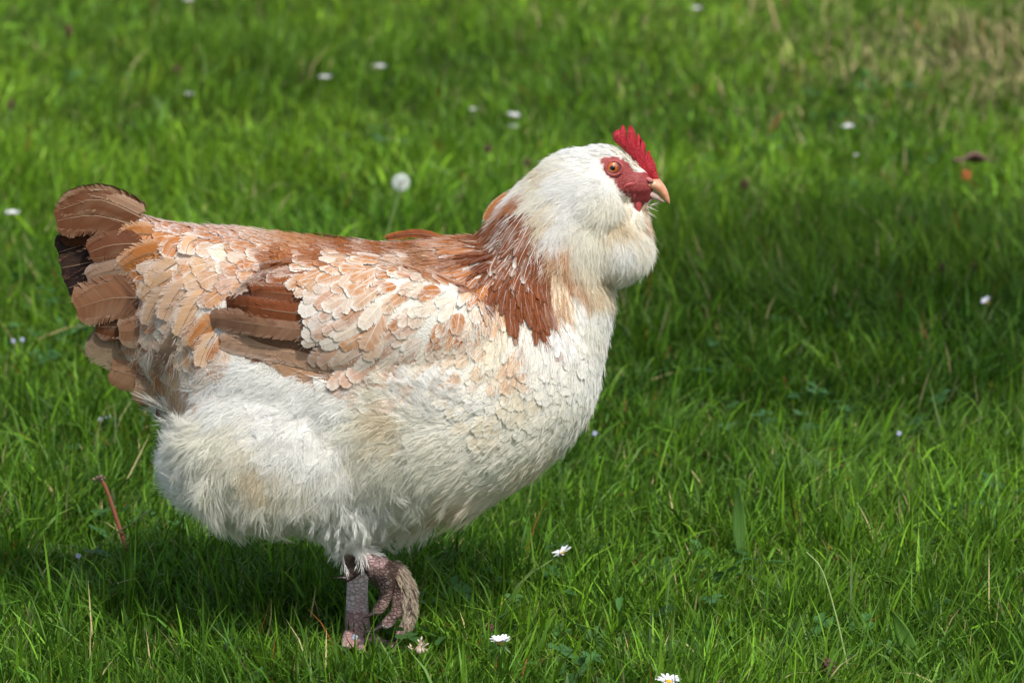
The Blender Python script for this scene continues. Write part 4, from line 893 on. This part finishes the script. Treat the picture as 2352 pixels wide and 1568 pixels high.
# dandelion clock
g = on_ground(921, 419, .11); gz = float(ground_z(g[0], g[1])); base = np.array([g[0] - .025, g[1], gz])
t = thing('dandelion_clock', tuple(base), 'round white dandelion seed head on a pale stem behind the hen\'s back', 'dandelion'); hp = g - base
put('stem', mesh_from('stem', *tube_geo(resample(np.array([[0, 0, 0], [.006, 0, .04], [.02, 0, .09], hp]), 10), [.0016] * 10, 8), None, True), M_STEM, t)
put('seed_core', mesh_from('seed_core', *ellipsoid_geo(hp, .0032, .0032, .0032, 0, 12, 8), None, True), plain('seed_core', (.12, .10, .06), .8), t)
V = []; F = []
for k in range(120):
    z = 1 - 2 * (k + .5) / 120; a = k * 2.39996; d = np.array([math.sqrt(1 - z * z) * math.cos(a), math.sqrt(1 - z * z) * math.sin(a), z]); e = hp + d * .0088
    s1 = np.cross(d, [0, 0, 1.0]); s1 /= np.linalg.norm(s1) + 1e-9; s2 = np.cross(d, s1)
    kk = len(V); V += [hp + s1 * .00012, hp - s1 * .00012, e]; F.append((kk, kk + 1, kk + 2))
    for q in range(9):
        b = 6.283 * q / 9 + k; dd = s1 * math.cos(b) + s2 * math.sin(b); pp = np.cross(d, dd); kk = len(V)
        V += [e, e + dd * .0036 + d * .0014 + pp * .00013, e + dd * .0036 + d * .0014 - pp * .00013]; F.append((kk, kk + 1, kk + 2))
put('seed_parachutes', mesh_from('seed_parachutes', V, F), plain('pappus', (.88, .89, .90), .7, .2), t, kind='stuff')
# red stem with a spent head, left
M_RS = plain('red_stem', (.30, .075, .05), .5, .35, noise=(150, (.22, .09, .05)))
b0 = on_ground(300, 1292, 0); t = thing('dead_flower_stalk', tuple(b0), 'reddish brown leaning flower stalk with a spent head, in the grass left of the hen', 'flower stalk')
pts = np.array([at(u, v, b0[1]) for u, v in [(302, 1310), (285, 1245), (262, 1175), (245, 1125), (234, 1103)]]) - b0
put('stem', mesh_from('stem', *tube_geo(resample(pts, 12), list(np.linspace(.0024, .0015, 12)), 8), None, True), M_RS, t)
hd_ = Geo(); 
for k in range(9):
    d = np.array([random.gauss(-.003, .002), random.gauss(0, .002), random.gauss(.002, .0015)]); hd_.add(*ellipsoid_geo(pts[-1] + d, random.uniform(.001, .003), .0015, .0014, random.uniform(-1, 1), 8, 6))
put('spent_head', hd_.mesh('spent_head'), plain('spent', (.28, .19, .14), .8, noise=(400, (.10, .06, .04))), t)
# seed-bearing grass stem crossing the stalk
b0 = on_ground(185, 1290, 0); t = thing('grass_stalk', tuple(b0), 'thin dark grass stalk with seeds leaning right across the reddish stalk', 'grass stalk')
P_ = np.array([at(u, v, b0[1] - .01) for u, v in [(185, 1290), (250, 1236), (300, 1205), (337, 1177)]]) - b0; st = resample(P_, 12); G_ = Geo(); G_.add(*tube_geo(st, [.0006] * 12, 6))
for k in range(5, 12): G_.add(*ellipsoid_geo(st[k] + np.array([0, 0, .0007]), .004, .0009, .0009, rad(35 + random.uniform(-10, 10)), 8, 6))
put('stem', G_.mesh('stem'), plain('dark_stem', (.07, .10, .03), .6), t)
# long pale curved stem, right
b0 = on_ground(1956, 1580, 0); t = thing('grass_stalk', tuple(b0), 'long thin pale grass stalk curving up in the right foreground', 'grass stalk')
P_ = np.array([at(u, v, b0[1]) for u, v in [(1956, 1580), (1940, 1500), (1919, 1409), (1888, 1309), (1853, 1268)]]) - b0
put('stem', mesh_from('stem', *tube_geo(resample(P_, 20), list(np.linspace(.0011, .0005, 20)), 6), None, True), plain('pale_stem', (.26, .36, .12), .5), t)
# broad leaves
def broad(u0, v0, u1, v1, hw, label, col, name='plantain_leaf', yb=0.0):
    b0 = on_ground(u0, v0, .012); t = thing(name, tuple(b0), label, 'leaf'); A = np.zeros(3); B = at(u1, v1, b0[1] + yb) - b0
    V = []; F = []; C = []; K = 14; M_ = 9; ax = B - A; L = np.linalg.norm(ax); ax /= L; sd = np.cross(ax, [0, 1.0, 0]); sd /= np.linalg.norm(sd)
    for i in range(K + 1):
        q = i / K; w_ = hw * S * (math.sin(math.pi * min(1, q * .93 + .09)) ** .75) * (1 - .35 * q)
        for j in range(M_):
            s_ = -1 + 2 * j / (M_ - 1)
            V.append(A + ax * L * q + sd * w_ * s_ + np.array([0, 1, 0]) * (abs(s_) * -w_ * .35 + .0009 * math.cos(s_ * math.pi * 2.5 * 1.6) + .006 * math.sin(q * 3)))
            C.append(np.array(col) * (1.0 + .18 * math.cos(s_ * math.pi * 4)) * random.uniform(.94, 1.06))
    for i in range(K):
        for j in range(M_ - 1): F.append((i * M_ + j, i * M_ + j + 1, (i + 1) * M_ + j + 1, (i + 1) * M_ + j))
    put('leaf_blade', mesh_from('leaf_blade', V, F, C, True), M_GRASS, t)
broad(1700, 1268, 1695, 1112, 19, 'upright ribbed plantain leaf right of the hen, the widest leaf in the grass', (.085, .19, .035))
broad(1922, 1245, 1996, 1134, 18, 'plantain leaf leaning right, beside the upright ribbed leaf', (.09, .20, .03))
broad(2105, 1520, 2050, 1404, 20, 'broad leaf leaning left in the lower right corner of the lawn', (.10, .22, .035))
broad(395, 275, 345, 222, 18, 'pale broad leaf pair below the leftmost daisy of the upper lawn, left blade', (.22, .36, .10))
broad(370, 290, 392, 215, 18, 'bright broad leaf below the leftmost daisy of the upper lawn, right blade', (.16, .32, .05))
broad(1920, 1560, 1860, 1500, 13, 'short folded leaf beside the dark seed head at the bottom right', (.10, .20, .04))
broad(1190, 1450, 1130, 1415, 14, 'flat rounded leaf lying above the daisy near the raised foot', (.14, .25, .06))
# dark seed heads
M_SEED = plain('seed_head_dark', (.05, .032, .022), .85, .2, noise=(500, (.14, .09, .05)))
def seedhead(u, v, label, h=.03, r=.0045, group=None):
    g = on_ground(u, v, h); gz = float(ground_z(g[0], g[1])); base = np.array([g[0], g[1], gz]); t = thing('seed_head', tuple(base), label, 'seed head', group); hp = g - base
    put('stem', mesh_from('stem', *tube_geo(resample(np.array([[0, 0, 0], [.003, 0, hp[2] * .5], hp]), 6), [.0008] * 6, 6), None, True), M_STEM, t)
    G_ = Geo(); R = random.Random(int(u))
    for k in range(26):
        z = 1 - 2 * (k + .5) / 26; a = k * 2.4; d = np.array([math.sqrt(1 - z * z) * math.cos(a), math.sqrt(1 - z * z) * math.sin(a), z * 1.3]) * r * R.uniform(.75, 1.1)
        G_.add(*ellipsoid_geo(hp + d, r * .35, r * .3, r * .3, R.uniform(-1, 1), 6, 4))
    G_.add(*ellipsoid_geo(hp, r * .85, r * .85, r * 1.1, 0, 10, 8)); put('head', G_.mesh('head'), M_SEED, t)
seedhead(1902, 1530, 'dark brown seed head at the bottom right, beside the long pale stalk', .03, .0055)
seedhead(1127, 1441, 'small black bud on a thin stalk behind the daisy near the raised foot', .045, .0026)
seedhead(1710, 424, 'brown and white seed head in the grass right of the beak', .03, .005)
seedhead(1120, 342, 'dark seed head behind the hen, below the close pair of daisies', .04, .0045)
seedhead(2166, 616, 'dark seed head in the shaded grass at the right, the left one of two', .03, .004)
seedhead(2240, 613, 'dark seed head in the shaded grass at the right, the right one of two', .03, .0035)
seedhead(24, 240, 'dark seed head near the left edge of the upper lawn', .03, .005)
seedhead(158, 70, 'dark seed head in the far grass at the upper left', .03, .006)
seedhead(405, 160, 'dark seed head left of the tall dark tuft in the upper lawn', .03, .005)
seedhead(1212, 372, 'faint brown seed head just behind the hen\'s neck', .03, .004)
# pale bud
g = on_ground(1287, 1519, .016); t = thing('flower_bud', tuple(g - np.array([0, 0, .016])), 'pale green rounded bud low in the grass at the bottom centre', 'bud')
put('bud', mesh_from('bud', *ellipsoid_geo(np.array([0, 0, .016]), .0034, .003, .0042, .2, 14, 10), None, True), plain('pale_bud', (.42, .48, .20), .6, noise=(300, (.32, .40, .14))), t)
# speedwell
M_BLUE = plain('speedwell_petal', (.40, .42, .58), .6, .3)
for k, (u, v, lb) in enumerate([(30, 783, 'tiny pale blue speedwell flower left of the tail, the left of two'), (51, 780, 'tiny pale blue speedwell flower left of the tail, the right of two'), (231, 963, 'tiny pale blue speedwell flower under the tail, the left of two'), (248, 957, 'tiny pale blue speedwell flower under the tail, the right of two'),
                 (180, 1276, 'tiny lilac speedwell flower left of the reddish stalk'), (1366, 995, 'tiny pale blue speedwell flower just right of the breast'), (2065, 995, 'tiny pale blue speedwell flower in the grass at the right'), (815, 1463, 'small blue speedwell flower in front of the standing foot')]):
    y_off = .035; g = on_ground(u, v, y_off)
    if k == 7: g = at(u, v, -.085)
    t = thing('speedwell_flower', (g[0], g[1], 0), lb, 'flower', 'speedwell flowers in the lawn')
    put('stem', mesh_from('stem', *tube_geo(np.array([[0, 0, 0], [.001, 0, g[2] * .5], [0, 0, g[2]]]), [.0004] * 3, 5), None, True), M_STEM, t)
    for q in range(4):
        a = q * math.pi / 2 + .4; put('petal', mesh_from('petal', *ellipsoid_geo(np.array([math.cos(a) * .0015, -.0003, g[2] + math.sin(a) * .0015]), .0014, .0004, .0014, 0, 8, 6), None, True), M_BLUE, t)
# dead leaf
g = on_ground(2238, 370, .03); t = thing('dead_leaf', (g[0], g[1], 0), 'crumpled dark brown dead leaf lying on the grass at the right', 'leaf')
V = []; F = []
for i in range(13):
    for j in range(7):
        q = i / 12; s_ = j / 6 * 2 - 1; w_ = .013 * math.sin(math.pi * min(.98, q + .05)) ** .6
        V.append(((q - .5) * .052, s_ * w_, .026 + .003 * math.sin(q * 9 + s_ * 3) + .007 * abs(s_) + .005 * math.sin(q * 3.1) * random.uniform(.7, 1)))
for i in range(12):
    for j in range(6): F.append((i * 7 + j, i * 7 + j + 1, i * 7 + j + 8, i * 7 + j + 7))
put('leaf_blade', mesh_from('leaf_blade', V, F, None, True), plain('dead_leaf_brown', (.10, .05, .04), .8, noise=(120, (.18, .10, .08))), t)
g = on_ground(2219, 402, .03); t = thing('dead_leaf', (g[0], g[1], 0), 'small orange dead leaf under the crumpled dark one', 'leaf')
put('leaf_blade', mesh_from('leaf_blade', [(-.006, 0, .026), (.004, -.002, .024), (.007, .001, .034), (-.003, .003, .037), (0, -.002, .030)], [(0, 1, 4), (1, 2, 4), (2, 3, 4), (3, 0, 4)], None, True), plain('orange_leaf', (.36, .10, .025), .8), t)
g = on_ground(1775, 30, .03); t = thing('straw', (g[0], g[1], 0), 'dry straw coloured stalk leaning at the top edge of the lawn', 'straw')
put('stem', mesh_from('stem', *tube_geo(np.array([[.008, 0, .0], [0, 0, .03], [-.012, 0, .075]]), [.0022, .002, .001], 6), None, True), plain('straw', (.50, .36, .18), .7), t)

# ------------------------------------------------------------------ garden tree outside the frame, its outer branches shade the lawn at the right
def tree(spots, trunk):
    t = thing('tree', tuple(trunk), 'garden tree standing right of the camera whose branches shade the lawn', 'tree'); tr = np.array(trunk); G_ = Geo()
    top = np.array([-.5, .1, 4.6]); G_.add(*tube_geo(resample(np.array([[0, 0, -.1], [.03, 0, 1.5], [-.1, .05, 3], top]), 14), list(np.linspace(.11, .05, 14)), 10))
    V = []; R = random.Random(5)
    for (c, r, n_) in spots:
        c = np.array(c) - tr; G_.add(*tube_geo(resample(np.array([top - np.array([0, 0, .8]), (top + c) / 2 + np.array([0, 0, .15]), c]), 8), list(np.linspace(.035, .01, 8)), 6))
        for k in range(n_):
            d = np.array([R.gauss(0, 1), R.gauss(0, 1), R.gauss(0, .5)]) * np.array(r) * .6; pc = c + d; a = R.uniform(0, 6.28); e = R.uniform(-.5, .5); l = R.uniform(.03, .055)
            ax = np.array([math.cos(a), math.sin(a), e]); sd = np.array([-math.sin(a), math.cos(a), R.uniform(-.4, .4)])
            V += [pc, pc + ax * l * .5 + sd * l * .32, pc + ax * l, pc + ax * l * .5 - sd * l * .32]
    V = np.array(V); F = np.arange(len(V)).reshape(-1, 4)
    put('trunk', G_.mesh('trunk'), plain('bark', (.12, .09, .06), .9, noise=(20, (.07, .05, .035)), bump=(60, 1)), t)
    put('crown', mesh_from('crown', V, F, np.tile(np.array([.06, .12, .02]), (len(V), 1))), M_GRASS, t, kind='stuff')
def toward_sun(u, v, hgt): g = on_ground(u, v); d = np.array(sdir); return g + d * hgt / d[2]
tree([(toward_sun(1560, 640, 3.6), (.20, .30, .10), 420), (toward_sun(1800, 600, 3.6), (.24, .34, .12), 800), (toward_sun(2080, 620, 3.7), (.26, .36, .12), 800), (toward_sun(2380, 640, 3.8), (.28, .36, .15), 800), (toward_sun(3200, 640, 4.0), (.36, .36, .3), 700), (toward_sun(3900, 680, 4.3), (.5, .5, .4), 900),
      (toward_sun(1750, 860, 3.7), (.22, .22, .1), 130), (toward_sun(2150, 900, 3.7), (.24, .2, .1), 150)], (3.4, -2.6, 0.0))  # last two sparse leaf clusters added to stretch the shade down the lawn
